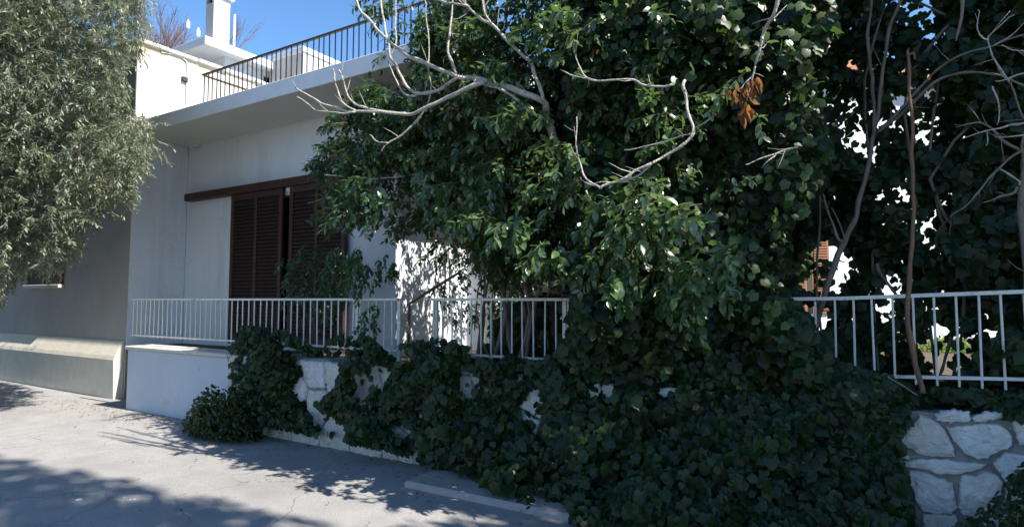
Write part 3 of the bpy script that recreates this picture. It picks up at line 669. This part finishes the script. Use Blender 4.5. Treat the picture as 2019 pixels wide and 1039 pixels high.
def limb(pts, w0, w1, r0, r1, parent, m, name='limb', sides=7, wob=.02):
    n = len(pts); P_ = [pw(x, y, w0+(w1-w0)*i/(n-1)+(random.uniform(-wob, wob) if 0 < i < n-1 else 0)) for i, (x, y) in enumerate(pts)]
    P_ = smooth_path(P_, 4); k = len(P_)
    rad = []
    for i, p in enumerate(P_):
        Y = -ST*p.x+CT*p.y; rp = r0+(r1*.8-r0)*i/(k-1); knot = 1.22 if (i % 4 == 0 and 0 < i < k-1 and r0 < 12) else 1
        rad.append(max(.41*rp/FPX*Y*knot*(1+.22*noise.noise(p*13)), .0011))
    for i in range(1, k-1): P_[i] = P_[i]+Vector([noise.noise(P_[i]*7+Vector((9*a, 3, 1)))*.016 for a in range(3)])
    mb = MB(); mb.tube(P_, rad, sides)
    if name == 'branch' and k > 9:                                # short side twigs
        for i in range(3, k-1, 3):
            if random.random() < .55:
                t_ = (P_[i+1]-P_[i-1]).normalized(); dd = (t_*random.uniform(.3, 1)+Vector([random.uniform(-1, 1) for _ in range(3)])).normalized(); L_ = random.uniform(.04, .17)
                q1 = P_[i]+dd*L_*.5+Vector((0, 0, .01)); q2 = P_[i]+dd*L_+Vector((0, 0, random.uniform(0, .05)))
                rr_ = min(rad[i]*.5, .004); mb.tube([P_[i], q1, q2], [rr_, rr_*.8, .0012], 4)
    return mb.build(name, m, parent, smooth=True)
limb([(1060,760),(1040,640),(1020,560),(960,500),(905,475),(840,472)], 5.2, 4.7, 14, 5, pv, M['bark2'])
limb([(1075,760),(1050,600),(1000,420),(900,300),(800,220)], 5.3, 4.7, 16, 5, pv, M['bark2'])
limb([(1095,760),(1085,560),(1060,380),(1010,200),(960,40),(940,-100)], 5.3, 4.8, 16, 6, pv, M['bark2'])
limb([(1020,560),(900,430),(800,400),(700,420),(640,410)], 4.9, 4.2, 6, 3, pv, M['bark2'])
limb([(1110,760),(1130,560),(1180,380),(1220,200),(1240,0)], 5.3, 4.9, 14, 6, pv, M['bark2'])
limb([(640,345),(700,350),(760,352),(830,340),(850,342)], 4.1, 4.5, 3, 5, pv, M['bark'])
limb([(606,400),(660,386),(700,372),(720,350)], 4.2, 4.5, 2.5, 4, pv, M['twig'])
limb([(842,345),(832,380),(823,402)], 4.1, 4.2, 4, 3, pv, M['bark'])
# seed stalks (thin branching red twigs)
sk = MB()
for (x, y) in ((640,350),(615,415),(650,440),(620,380),(890,450),(900,480),(655,235),(640,300),(1060,560),(1085,570),(1120,35),(1105,60),(1140,100),(1060,30)):
    b0 = Vector(pw(x+25, y+10, 4.25)); 
    for k in range(9):
        e = b0+Vector((random.uniform(-.22, .06), random.uniform(-.08, .08), random.uniform(-.10, .12)))
        m_ = (b0+e)/2+Vector((0, 0, random.uniform(-.02, .03))); sk.tube([b0, m_, e], [.0028, .002, .0012], 3)
        for q_ in range(3): sk.tube([m_+(e-m_)*q_/3, m_+(e-m_)*q_/3+Vector([random.uniform(-.03, .03) for _ in range(3)])], [.0016, .001], 3)
sk.build('seed_stalks', M['twig'], pv, kind='stuff')

# ---- bare pale tree
bt = thing('bare_tree', 'bare tree with smooth pale curving branches reaching left across the hedge', 'tree', (.2, 4.9, .8))
for (pts, w0, w1, r0, r1) in [
 ([(1210,620),(1190,520),(1150,400),(1105,300),(1080,240),(1075,205)], 5.0, 4.15, 34, 20),
 ([(1075,205),(1035,185),(985,170),(950,160),(925,156),(902,152)], 4.15, 4.0, 17, 15),
 ([(902,152),(870,138),(820,118),(790,100),(755,68),(722,35),(700,0),(690,-30)], 4.0, 3.9, 11, 6),
 ([(954,163),(921,175),(880,195),(853,205),(820,220),(799,224),(752,221),(685,219),(634,204),(600,186),(582,173)], 4.0, 3.8, 13, 4),
 ([(700,221),(671,224),(627,219),(605,206),(584,192)], 3.82, 3.78, 5, 3),
 ([(799,224),(739,219),(715,211),(698,202),(680,175),(675,155),(668,138)], 3.92, 3.8, 7, 4),
 ([(700,218),(678,202),(668,188),(661,168),(658,150),(654,136)], 3.85, 3.8, 5, 4),
 ([(836,214),(820,243),(793,266),(766,283),(752,300)], 3.95, 3.85, 7, 4),
 ([(766,283),(745,280),(729,266)], 3.86, 3.85, 4, 2.5),
 ([(904,153),(873,172),(843,185),(820,184),(799,165),(782,135),(769,110),(760,60),(749,0),(740,-40)], 4.0, 4.15, 9, 5),
 ([(820,190),(800,185),(780,160),(765,120)], 4.0, 4.1, 5, 3),
 ([(769,115),(779,84),(781,40),(781,0),(782,-40)], 4.1, 4.15, 5, 4),
 ([(902,150),(887,115),(885,90),(887,67),(891,30),(894,-20)], 4.0, 4.1, 7, 4),
 ([(1071,200),(1052,141),(1046,125),(1032,111),(995,74),(968,49),(945,34),(927,20),(915,0),(905,-30)], 4.1, 3.95, 9, 7),
 ([(925,15),(910,10),(873,5),(843,-3),(800,-8)], 3.95, 3.95, 6, 5),
 ([(968,46),(957,25),(951,0),(945,-30)], 3.97, 4.0, 5, 4),
 ([(1075,235),(1049,224),(1022,199),(990,180),(954,168)], 4.15, 4.05, 9, 6),
 ([(840,220),(848,200),(850,180),(845,130),(842,60),(838,0)], 4.0, 4.1, 4, 3),
 ([(1325,167),(1300,168),(1265,166),(1246,158),(1200,157),(1162,156),(1145,135),(1135,108)], 4.0, 3.85, 6, 4),
 ([(1350,160),(1348,173),(1354,200),(1358,227),(1366,262),(1345,290),(1310,312),(1281,327),(1250,338),(1235,350),(1204,364),(1185,373)], 4.05, 3.75, 8, 7),
 ([(1185,373),(1165,360),(1154,346),(1145,325),(1140,308),(1137,270),(1137,231)], 3.75, 3.8, 5, 3),
 ([(1185,373),(1160,362),(1145,350)], 3.75, 3.75, 4, 2),
 ([(1281,327),(1262,345),(1240,354),(1200,362)], 3.75, 3.75, 5, 3),
 ([(1230,296),(1290,285),(1340,270),(1360,264)], 3.85, 3.8, 3, 4),
 ([(1545,-40),(1537,0),(1527,30),(1516,50),(1505,72),(1500,85),(1489,131)], 3.75, 3.85, 13, 7),
 ([(1489,131),(1483,150),(1470,165),(1458,180)], 3.85, 3.85, 5, 2.5),
 ([(1573,289),(1552,294),(1535,300),(1500,314),(1470,325)], 3.95, 3.85, 5, 3),
 ([(1530,303),(1515,318),(1502,332)], 3.9, 3.85, 3, 2),
 ([(1162,156),(1130,150),(1105,138)], 3.9, 3.95, 4, 3)]:
    limb(pts, w0-.28, w1-.28, r0, r1, bt, M['bark'], 'branch' if r0 < 30 else 'trunk', 8)
# hanging dead leaves
dl = thing('dead_leaf_cluster', 'bunch of curled rusty-brown dead leaves hanging in the ivy', 'dead leaves', tuple(pw(1475, 240, 3.85)))
dp = [(1440,185),(1448,200),(1455,175),(1462,195),(1470,165),(1475,180),(1480,195),(1486,172),(1492,160),(1498,168),(1470,208),(1466,220),(1476,214),(1472,228),(1484,182),(1464,180),(1478,168),(1468,236),(1490,185)]
V0, F0 = T_broad(); 
dp = dp+[(x+random.uniform(-9, 9), y+random.uniform(-12, 10)) for x, y in dp]
for i, (x, y) in enumerate(dp):
    p = np.array([pw(x, y-8, 3.58+random.uniform(-.06, .06))]); D = unit(np.array([[random.uniform(-.5, .4), random.uniform(-.4, .2), -1]])); Nn = unit(RNG.normal(0, 1, (1, 3))+np.array([[.3, -1, .3]]))
    V, F = cloud_arrays(p, D, Nn, [random.uniform(.045, .085)], (V0*np.array([random.uniform(.6, 1.1), 1, random.uniform(1, 5)]), F0)); mesh('leaf', V, F, M['dry'], dl)
MB().tube([pw(1489, 131, 3.57), pw(1482, 160, 3.57), pw(1472, 200, 3.58)], [.005, .004, .002], 5).build('stalk', M['bark'], dl)

# ---- right-hand young trees, stake
yt = thing('forked_tree', 'slender grey forked tree standing in the gap behind the white railing', 'tree', tuple(pw(1600, 660, 4.95)))
for (pts, w0, w1, r0, r1) in [
 ([(1590,760),(1611,631),(1631,566),(1659,485),(1683,441),(1698,380),(1712,330),(1723,266)], 4.95, 5.1, 17, 13),
 ([(1723,266),(1725,246),(1719,154),(1712,69),(1719,0),(1722,-60)], 5.1, 5.1, 10, 8),
 ([(1723,262),(1730,235),(1739,162),(1754,58),(1775,0),(1790,-40)], 5.1, 5.0, 9, 8),
 ([(1659,475),(1647,461),(1633,420),(1626,400),(1623,352)], 4.9, 4.8, 7, 4),
 ([(1665,470),(1655,440),(1640,410)], 4.9, 4.85, 4, 3),
 ([(1731,258),(1769,223),(1810,180),(1846,139),(1885,112),(1943,96),(2016,69),(2060,60)], 5.0, 4.6, 7, 4),
 ([(1728,262),(1780,222),(1804,200),(1846,162),(1904,144),(1962,146),(2019,169),(2070,190)], 5.0, 4.5, 8, 5)]:
    limb(pts, w0, w1, r0, r1, yt, M['bark2'], 'branch' if r0 < 15 else 'trunk', 7)
sk_ = thing('brown_sapling', 'thin straight brown stem rising in front of the right-hand railing', 'sapling', tuple(pw(1817, 762, 4.52)))
limb([(1819,775),(1805,720),(1792,650),(1790,600),(1793,540),(1800,470),(1802,400),(1799,300),(1797,220),(1794,130),(1790,100)], 4.52, 4.5, 13, 8, sk_, M['brown'], 'stem', 8, .01)
limb([(1792,110),(1802,108),(1806,118)], 4.5, 4.48, 7, 5, sk_, M['brown'], 'cut_stub', 6)
bs2 = thing('twiggy_tree', 'leafless twiggy grey tree at the right edge of the picture', 'tree', tuple(pw(2040, 760, 4.75)))
for (pts, w0, w1, r0, r1) in [
 ([(2045,760),(2030,600),(2018,480),(2012,400),(2016,339),(2014,293)], 4.75, 4.4, 18, 12),
 ([(2008,296),(1985,280),(1962,266),(1945,250),(1931,241),(1908,243),(1885,250)], 4.4, 4.2, 7, 3),
 ([(2012,300),(1990,312),(1970,331),(1952,352),(1935,370),(1920,385),(1902,410),(1873,429)], 4.4, 4.2, 6, 3),
 ([(1970,331),(1990,345),(2010,365)], 4.3, 4.35, 4, 6),
 ([(2004,370),(2000,380),(1970,388),(1938,400)], 4.3, 4.1, 7, 3),
 ([(2019,243),(1980,248),(1943,258),(1900,273)], 4.3, 4.0, 5, 3),
 ([(2050,262),(2019,264),(1990,270),(1962,270)], 4.3, 4.1, 5, 2.5),
 ([(2045,140),(2019,146),(1990,154),(1962,160)], 4.3, 4.1, 5, 2.5),
 ([(2045,104),(2019,102),(1995,97),(1974,90)], 4.3, 4.1, 5, 2.5),
 ([(2014,293),(2030,240),(2019,231),(2004,204),(1996,180),(1989,162)], 4.4, 4.2, 7, 4),
 ([(1989,162),(1975,146),(1960,120),(1954,108),(1947,77),(1960,60),(2000,30)], 4.2, 4.2, 4, 3),
 ([(1947,80),(1935,70),(1926,50),(1928,20)], 4.2, 4.25, 3.5, 2.5),
 ([(1957,170),(1968,205),(1966,246)], 4.3, 4.3, 4, 3),
 ([(1960,90),(1990,70),(2019,45)], 4.2, 4.2, 3, 2.5),
 ([(1945,258),(1946,275),(1944,288)], 4.1, 4.1, 3, 2),
 ([(1898,-30),(1898,0),(1897,46),(1885,81)], 4.6, 4.6, 10, 5)]:
    limb(pts, w0, w1, r0, r1, bs2, M['bark2'] if r0 > 5.5 else M['bark'], 'branch' if r0 < 20 else 'trunk', 7)
sm = thing('fallen_branch', 'broken grey stems crossing behind the right-hand railing bars', 'branch', tuple(pw(1810, 610, 5.3)))
for pts in ([(1869,433),(1845,473),(1843,522),(1825,562),(1809,606),(1800,680)], [(1730,520),(1736,538),(1760,574),(1793,610),(1810,650)], [(1880,640),(1872,680),(1858,730),(1850,755)]):
    limb(pts, 5.3, 5.2, 9, 6, sm, M['bark2'], 'branch', 6)
limb([(1752,742),(1775,758),(1808,778)], 4.2, 4.3, 5, 4, sm, M['bark2'], 'branch', 5)

# ---- dense ivy at the right edge and over the gap
iv3 = thing('ivy_column', 'dark ivy-clad tree filling the right edge above the railing', 'ivy', (4.2, 5.4, .8))
POLY3 = [(1880,-300),(2500,-300),(2500,830),(1880,760),(1990,640),(1900,560),(1860,470),(1890,380),(1930,250),(1850,140),(1880,60)]
Q = vol(80000, (-.6, 2.6), cw(4.95), (.8, 4.3), POLY3, .34, dens=lambda P, px, py: np.full(len(P), .5))
D, Nn = face_dir(Q); foliage(iv3, Q, D, Nn, rnd(len(Q), .05, .10), T_ivy(), M['ivy'], 'ivy', 0, 'foliage')
n = 16000; Q = np.stack([rnd(n, -.8, 3.6), rnd(n, 5.6, 7.4), rnd(n, .8, 5.2)], 1); px, py, d = proj(Q); Q = Q[inpoly(px, py, POLY3)]
D, Nn = face_dir(Q); foliage(iv3, Q, D, Nn, rnd(len(Q), .10, .18), T_broad(), M['ivy'], 'broad', 0, 'inner_foliage')
limb([(2060,820),(2050,500),(2040,200),(2050,-200)], 5.3, 5.5, 60, 40, iv3, M['bark2'], 'trunk', 9)
# gap zone: broken foliage with light coming through
gp = thing('thin_ivy_screen', 'thin see-through ivy between the two dense masses with bright gaps', 'ivy', (2.6, 5.2, .8))
POLYG = [(1630,-300),(1900,-300),(1880,60),(1900,200),(1930,330),(1900,400),(1890,470),(1930,560),(1960,760),(1640,760),(1640,600),(1560,590),(1560,440),(1640,330),(1590,130),(1640,60)]
def gd(P, px, py):
    v = nz(P, 2.3, 4)+.55*nz(P, 5.5, 8)+.5*nz(P, 11, 2)
    o1 = (((px-1740)/115)**2+((py-200)/130)**2 < 1) | (((px-1870)/75)**2+((py-680)/85)**2 < 1)
    o2 = ((px-1622)/58)**2+((py-530)/60)**2 < 1
    r = np.where(o1, np.where(v > .0, .7, .06), np.where(v > -.16, .85, .06))
    r = np.where((py < 70), np.where(v > -.02, .75, .06), r)
    o3_ = ((px-1872)/62)**2+((py-690)/62)**2 < 1
    return np.where(o2 | o3_, np.where(v > .7, .3, .02), r)
Q = vol(74000, (-2.4, 1.6), cw(5.15), (.8, 4.5), POLYG, .22, dens=gd)
D, Nn = face_dir(Q); foliage(gp, Q, D, Nn, rnd(len(Q), .04, .085), T_ivy(), M['ivy'], 'ivy', 0, 'foliage')
st = MB()
for i in range(5):
    u0 = random.uniform(-.9, .9); P_ = [(u0+random.uniform(-.3, .3)*k*.5, 5.25+random.uniform(-.1, .1), .8+k*.8) for k in range(6)]; st.tube(smooth_path(P_, 3), [.009]*16, 4)
st.build('vine_stems', M['bark2'], gp, kind='stuff')
# ivy carpet on top of the stone wall, right
Q = vol(26000, (-1.2, 2.2), lambda u, z: 4.42+0*u, (.80, 1.08), [(1600,690),(1740,740),(1800,765),(1960,770),(2200,760),(2200,830),(2000,820),(1930,800),(1800,812),(1640,780)], .16, dens=lambda P, px, py: np.full(len(P), .45))
D, Nn = face_dir(Q); foliage(gp, Q, D, Nn, rnd(len(Q), .04, .08), T_ivy(), M['ivy'], 'ivy', 0, 'ground_ivy')
# low leafy plant in the bottom right corner
lp = thing('corner_plant', 'bushy small-leaved plant in the bottom right corner against the stones', 'plant', tuple(pg(2010, 1150)))
Q = vol(14000, (0, 1.6), cw(3.95), (.0, 1.0), [(1860,1039),(1930,1010),(1975,960),(2000,930),(2040,900),(2300,900),(2300,1400),(1860,1400)], .14, dens=lambda P, px, py: np.full(len(P), .5))
D, Nn = face_dir(Q); foliage(lp, Q, D, Nn, rnd(len(Q), .03, .055), T_broad(), M['ivy'], 'broad', 120, 'foliage')
# sunlit shrub behind the railing
ls = thing('sunlit_shrub', 'small yellow-green shrub in sunlight behind the right-hand railing', 'shrub', tuple(py_(1875, 760, 8.6)))
c = np.array(py_(1874, 715, 8.6)); n = 2600; Q = unit(RNG.normal(0, 1, (n, 3)))*RNG.random((n, 1))**.4*np.array([.46, .4, .36])+c
D = unit(RNG.normal(0, 1, (n, 3))+np.array([0, 0, .6])); Nn = unit(RNG.normal(0, 1, (n, 3))+np.array([0, -.3, 1])); foliage(ls, Q, D, Nn, rnd(n, .035, .06), T_broad(), M['shrub'], 'broad', 0, 'foliage')
# trees far behind the hedge
bk = thing('garden_tree', 'dark leafy tree in the garden behind the ivy hedge', 'tree', (-2.4, 8.9, .8))
n = 15000; Q = unit(RNG.normal(0, 1, (n, 3)))*RNG.random((n, 1))**.35*np.array([2.1, 1.3, 2.6])+np.array([-2.4, 8.9, 3.6])
px, py, d = proj(Q); Q = Q[((px < 1600) & (px > 1040)) & (Q[:, 2] > .85)]
D, Nn = face_dir(Q); foliage(bk, Q, D, Nn, rnd(len(Q), .12, .2), T_broad(), M['ivy'], 'broad', 0, 'crown')
MB().tube([(-2.4, 8.9, .75), (-2.35, 8.9, 2), (-2.5, 8.85, 3.4)], [.14, .11, .07], 8).build('trunk', M['bark2'], bk)

# ---- olive tree
ol = thing('olive_tree', 'big grey-green olive tree hanging over the left side of the road', 'tree', tuple(uw(-9.6, 9.4, 0)))
POLO = [(-900,-500),(300,-500),(315,-60),(270,40),(300,60),(285,105),(255,130),(245,210),(310,240),(315,295),(275,330),(260,390),(220,410),(140,440),(165,480),(120,530),(50,525),(10,580),(-900,640)]
n = 90000
# sample an ellipsoidal crown in world space
X, Y, Z = rnd(n, -13.5, -4.0), rnd(n, 6.0, 9.6), rnd(n, 1.2, 9.0)
Q = np.stack([CT*X-ST*Y, ST*X+CT*Y, Z], 1); px, py, d = proj(Q)
e = ((X+8.9)/4.9)**2+((Y-8.0)/1.9)**2+((Z-4.6)/4.2)**2
v = nz(Q, .95, 6)+.5*nz(Q, 2.2, 3)
k = inpoly(px, py, POLO) & (e < 1) & (v > -.42) & (Q[:, 1] < 4.75)
Q = Q[k]
Dr = unit(np.stack([RNG.normal(0, .6, len(Q)), RNG.normal(-.3, .5, len(Q)), RNG.normal(-.1, .6, len(Q))], 1))
Ps, Ds, Ns, Ss, nodes = sprigs(Q, Dr, 8, .034, .078, True, .5, spread=.8)
foliage(ol, Ps, Ds, Ns, Ss, T_olive(), M['olive'], 'olive', 0, 'crown')
twig_mesh(nodes, .0035, np.arange(len(Q)), ol, M['bark2'])
def limb_w(P_, r, parent, m, name):
    P_ = smooth_path([uw(*p) for p in P_], 4); k = len(P_)
    MB().tube(P_, [r[0]+(r[1]-r[0])*i/(k-1) for i in range(k)], 9).build(name, m, parent, smooth=True)
limb_w([(-9.45, 9.4, -.05), (-9.35, 9.3, .8), (-9.2, 9.1, 1.5), (-9.3, 8.8, 2.5), (-9.0, 8.4, 4)], (.19, .10), ol, M['bark2'], 'trunk')
for P_ in ([(-9.3, 8.9, 2.2), (-8.4, 8.4, 3.2), (-7.3, 8.0, 4.0), (-6.3, 7.8, 4.6)], [(-9.2, 8.8, 2.6), (-9.8, 8.2, 3.8), (-9.6, 7.8, 5.4)], [(-9.1, 8.5, 3.6), (-8.2, 8.2, 5.2), (-7.4, 8, 6.8)], [(-9.3, 8.9, 2.0), (-8.5, 8.2, 2.4), (-7.6, 7.8, 2.4)]):
    limb_w(P_, (.075, .02), ol, M['bark2'], 'limb')
# far bare tree beside the chimney with two pale bottles
fb = thing('far_bare_tree', 'leafless reddish tree against the sky left of the chimney', 'tree', tuple(py_(335, 200, 19)))
tw = MB(); root = Vector(py_(340, 330, 19)); 
def grow(p, d, l, r, dep):
    q = p+d*l; tw.tube([p, (p+q)/2+Vector([random.uniform(-.04, .04)*l for _ in range(3)]), q], [r, r*.85, r*.7], 4)
    if dep:
        for k in range(3 if dep > 1 else 4):
            nd = (d+Vector((random.uniform(-.6, .6), random.uniform(-.5, .5), random.uniform(-.15, .45)))).normalized(); grow(q if k < 2 else p+d*l*.6, nd, l*random.uniform(.6, .85), r*.62, dep-1)
for a in (-.5, -.2, .1, .4): grow(root, Vector((a, 0, 1)).normalized(), 1.7, .05, 5)
tw.build('branches', M['twig'], fb)
MB().tube([tuple(root-Vector((0, 0, 5.8))), tuple(root)], [.14, .08], 8).build('trunk', M['twig'], fb)
for (x, y, s_) in ((371, 49, 'upper'), (391, 65, 'lower')):
    p = Vector(py_(x, y, 14)); b_ = MB().tube([p+Vector((0, 0, -.09)), p+Vector((0, 0, -.08)), p+Vector((0, 0, .05)), p+Vector((0, 0, .085)), p+Vector((0, 0, .12))], [.03, .042, .042, .018, .016], 8)
    b_.build('bottle', M['white'], None, label=f'{s_} of two small white bottles hanging in the bare tree', cat='bottle', group='bottles in the bare tree', o3=tuple(p))
# ---- tall street tree out of frame to the right that shades the near road
tt = thing('street_tree', 'tall leafy street tree beyond the right edge, shading the near road, plus an added crown block shading the ivy', 'tree', (7.2, 3.3, 0))
n = 30000; Q = rnd(n*3, -1, 1).reshape(n, 3); Q = Q[(Q**4).sum(1) < 1]*np.array([2.9, 2.0, 7.2])+np.array([6.9, 1.1, 10.6])
Q[:, 1] -= .09*(Q[:, 2]-10)
Qshade = np.stack([rnd(7000, 3.6, 7.2), rnd(7000, 2.9, 4.9), rnd(7000, 4.2, 7.2)], 1); Q = np.concatenate([Q, Qshade])  # unseen extra crown block added to darken the low ivy
k = (nz(Q, 1.2, 3) > -.7); Q = Q[k]; D, Nn = face_dir(Q)
foliage(tt, Q, D, Nn, rnd(len(Q), .16, .28), T_broad(), M['privet'], 'broad', 0, 'crown')
MB().tube(smooth_path([(7.4, 3.3, -.05), (7.3, 3.2, 2), (7.0, 2.8, 5), (6.7, 2.2, 12)], 4), [.22-.012*i for i in range(13)], 10).build('trunk', M['bark2'], tt)

# ---- litter and pebbles on the road
def blob(p, r, name, label, cat, m, group=None, fl=.35):
    V, F = [], []; 
    for i, (zz, rr_) in enumerate(((0, .8), (.4, 1), (.8, .75))):
        for j in range(9): a_ = j*2*math.pi/9; k = r*rr_*random.uniform(.85, 1.1); V.append((p[0]+k*math.cos(a_), p[1]+k*math.sin(a_)*.8, p[2]+zz*r*fl*1.2))
    for i in range(2):
        for j in range(9): F.append((9*i+j, 9*i+(j+1) % 9, 9*i+9+(j+1) % 9, 9*i+9+j))
    F.append(tuple(18+j for j in range(9))); F.append(tuple(8-j for j in range(9)))
    mesh(name, V, F, m, None, label=label, cat=cat, group=group)
blob(pg(155, 985, .006), .028, 'pebble', 'flat white pebble alone on the shaded near road', 'pebble', M['white'], fl=.2)
for (x, y, l) in ((114, 942, 'pale speck of grit farthest left on the shaded road'), (190, 949, 'pale speck of grit on the shaded road, up and right of the white pebble'), (257, 985, 'pale speck of grit in the middle of a group of three'), (265, 984, 'rightmost pale speck of the group of three'), (245, 980, 'leftmost pale speck of the group of three')):
    blob(pg(x, y, .006), .012, 'grit', l, 'grit', M['stone'], 'bits of grit on the road')
# ---- leaf litter along the wall foot and drifting over the road
n = 1700; Q = np.stack([rnd(n, -11, 1.5), np.zeros(n), np.full(n, .02)], 1); Q[:, 1] = 4.45-np.abs(RNG.normal(0, .35, n))-np.where(RNG.random(n) < .16, rnd(n, 0, 4), 0)
on = (Q[:, 0] > UPV) & (Q[:, 1] > 3.86); Q[on, 2] = .062
V, F = cloud_arrays(Q, unit(np.stack([RNG.normal(0, 1, n), RNG.normal(0, 1, n), RNG.normal(0, .12, n)], 1)), np.array([[0, 0, 1.]])+RNG.normal(0, .25, (n, 3)), rnd(n, .010, .032), T_broad())
mesh('leaf_litter', V, F, M['dry'], None, kind='stuff', label='brown leaf litter scattered along the wall foot and over the road', cat='leaf litter', o3=(0, 0, 0))

n = 90; PY = vol(4000, (-4.5, 1.0), lambda u, z: wf(u, z)-.06, (.1, 4.0), POLY_IVY, .05)[:12]; D, Nn = face_dir(PY)
foliage(ivy, PY, D, Nn, rnd(len(PY), .04, .07), T_ivy(), M['yellow'], 'ivy', 0, 'yellowed_leaves')

# extra ivy where the curtain meets the right-hand stones, and small dead leaves caught in it
Q = vol(60000, (-1.6, 1.0), cw(4.36), (.02, 1.0), [(1640,740),(1740,770),(1790,800),(1768,860),(1778,930),(1800,1060),(1640,1060)], .10, dens=lambda P, px, py: np.full(len(P), .55), amp=.12)
D, Nn = face_dir(Q); foliage(ivy, Q, D, Nn, rnd(len(Q), .045, .085), T_ivy(), M['ivy'], 'ivy', 0, 'edge_foliage')
Q = vol(30000, (-4.5, 1.0), lambda u, z: wf(u, z)-.02, (.2, 4.1), POLY_IVY, .12)[:260]; D, Nn = face_dir(Q)
foliage(ivy, Q, D, Nn, rnd(len(Q), .03, .055), T_broad(), M['dry'], 'dry', 0, 'dead_leaves')
# climber in the recess right of the shutters: its leaves dapple the side wall
rc = thing('recess_climber', 'loose leafy climber in the wall recess casting dappled shade on the side wall', 'climber', (U2+.9, 6.8, .8))
n = 620; Q = np.stack([U2+rnd(n, .55, 1.7), rnd(n, 5.9, 7.4), rnd(n, 1.3, 3.9)], 1); Q = Q[nz(Q, 2.4, 5) > -.25]
Dr = unit(RNG.normal(0, 1, (len(Q), 3))+np.array([0, 0, -.4])); Ps, Ds, Ns, Ss, nodes = sprigs(Q, Dr, 5, .04, .075, True, .9)
foliage(rc, Ps, Ds, Ns, Ss, T_privet(), M['privet'], 'privet', 0, 'foliage'); twig_mesh(nodes, .003, np.arange(len(Q)), rc, M['bark2'])
st = MB()
for i in range(5):
    a_ = U2+random.uniform(.7, 1.5); b0 = random.uniform(6.3, 7.2); st.tube(smooth_path([(a_, b0, .78), (a_+.08, b0-.05, 1.8), (a_-.05, b0+.05, 2.8), (a_+.05, b0, 3.9)], 3), [.012]*10, 5)
st.build('stems', M['bark2'], rc)
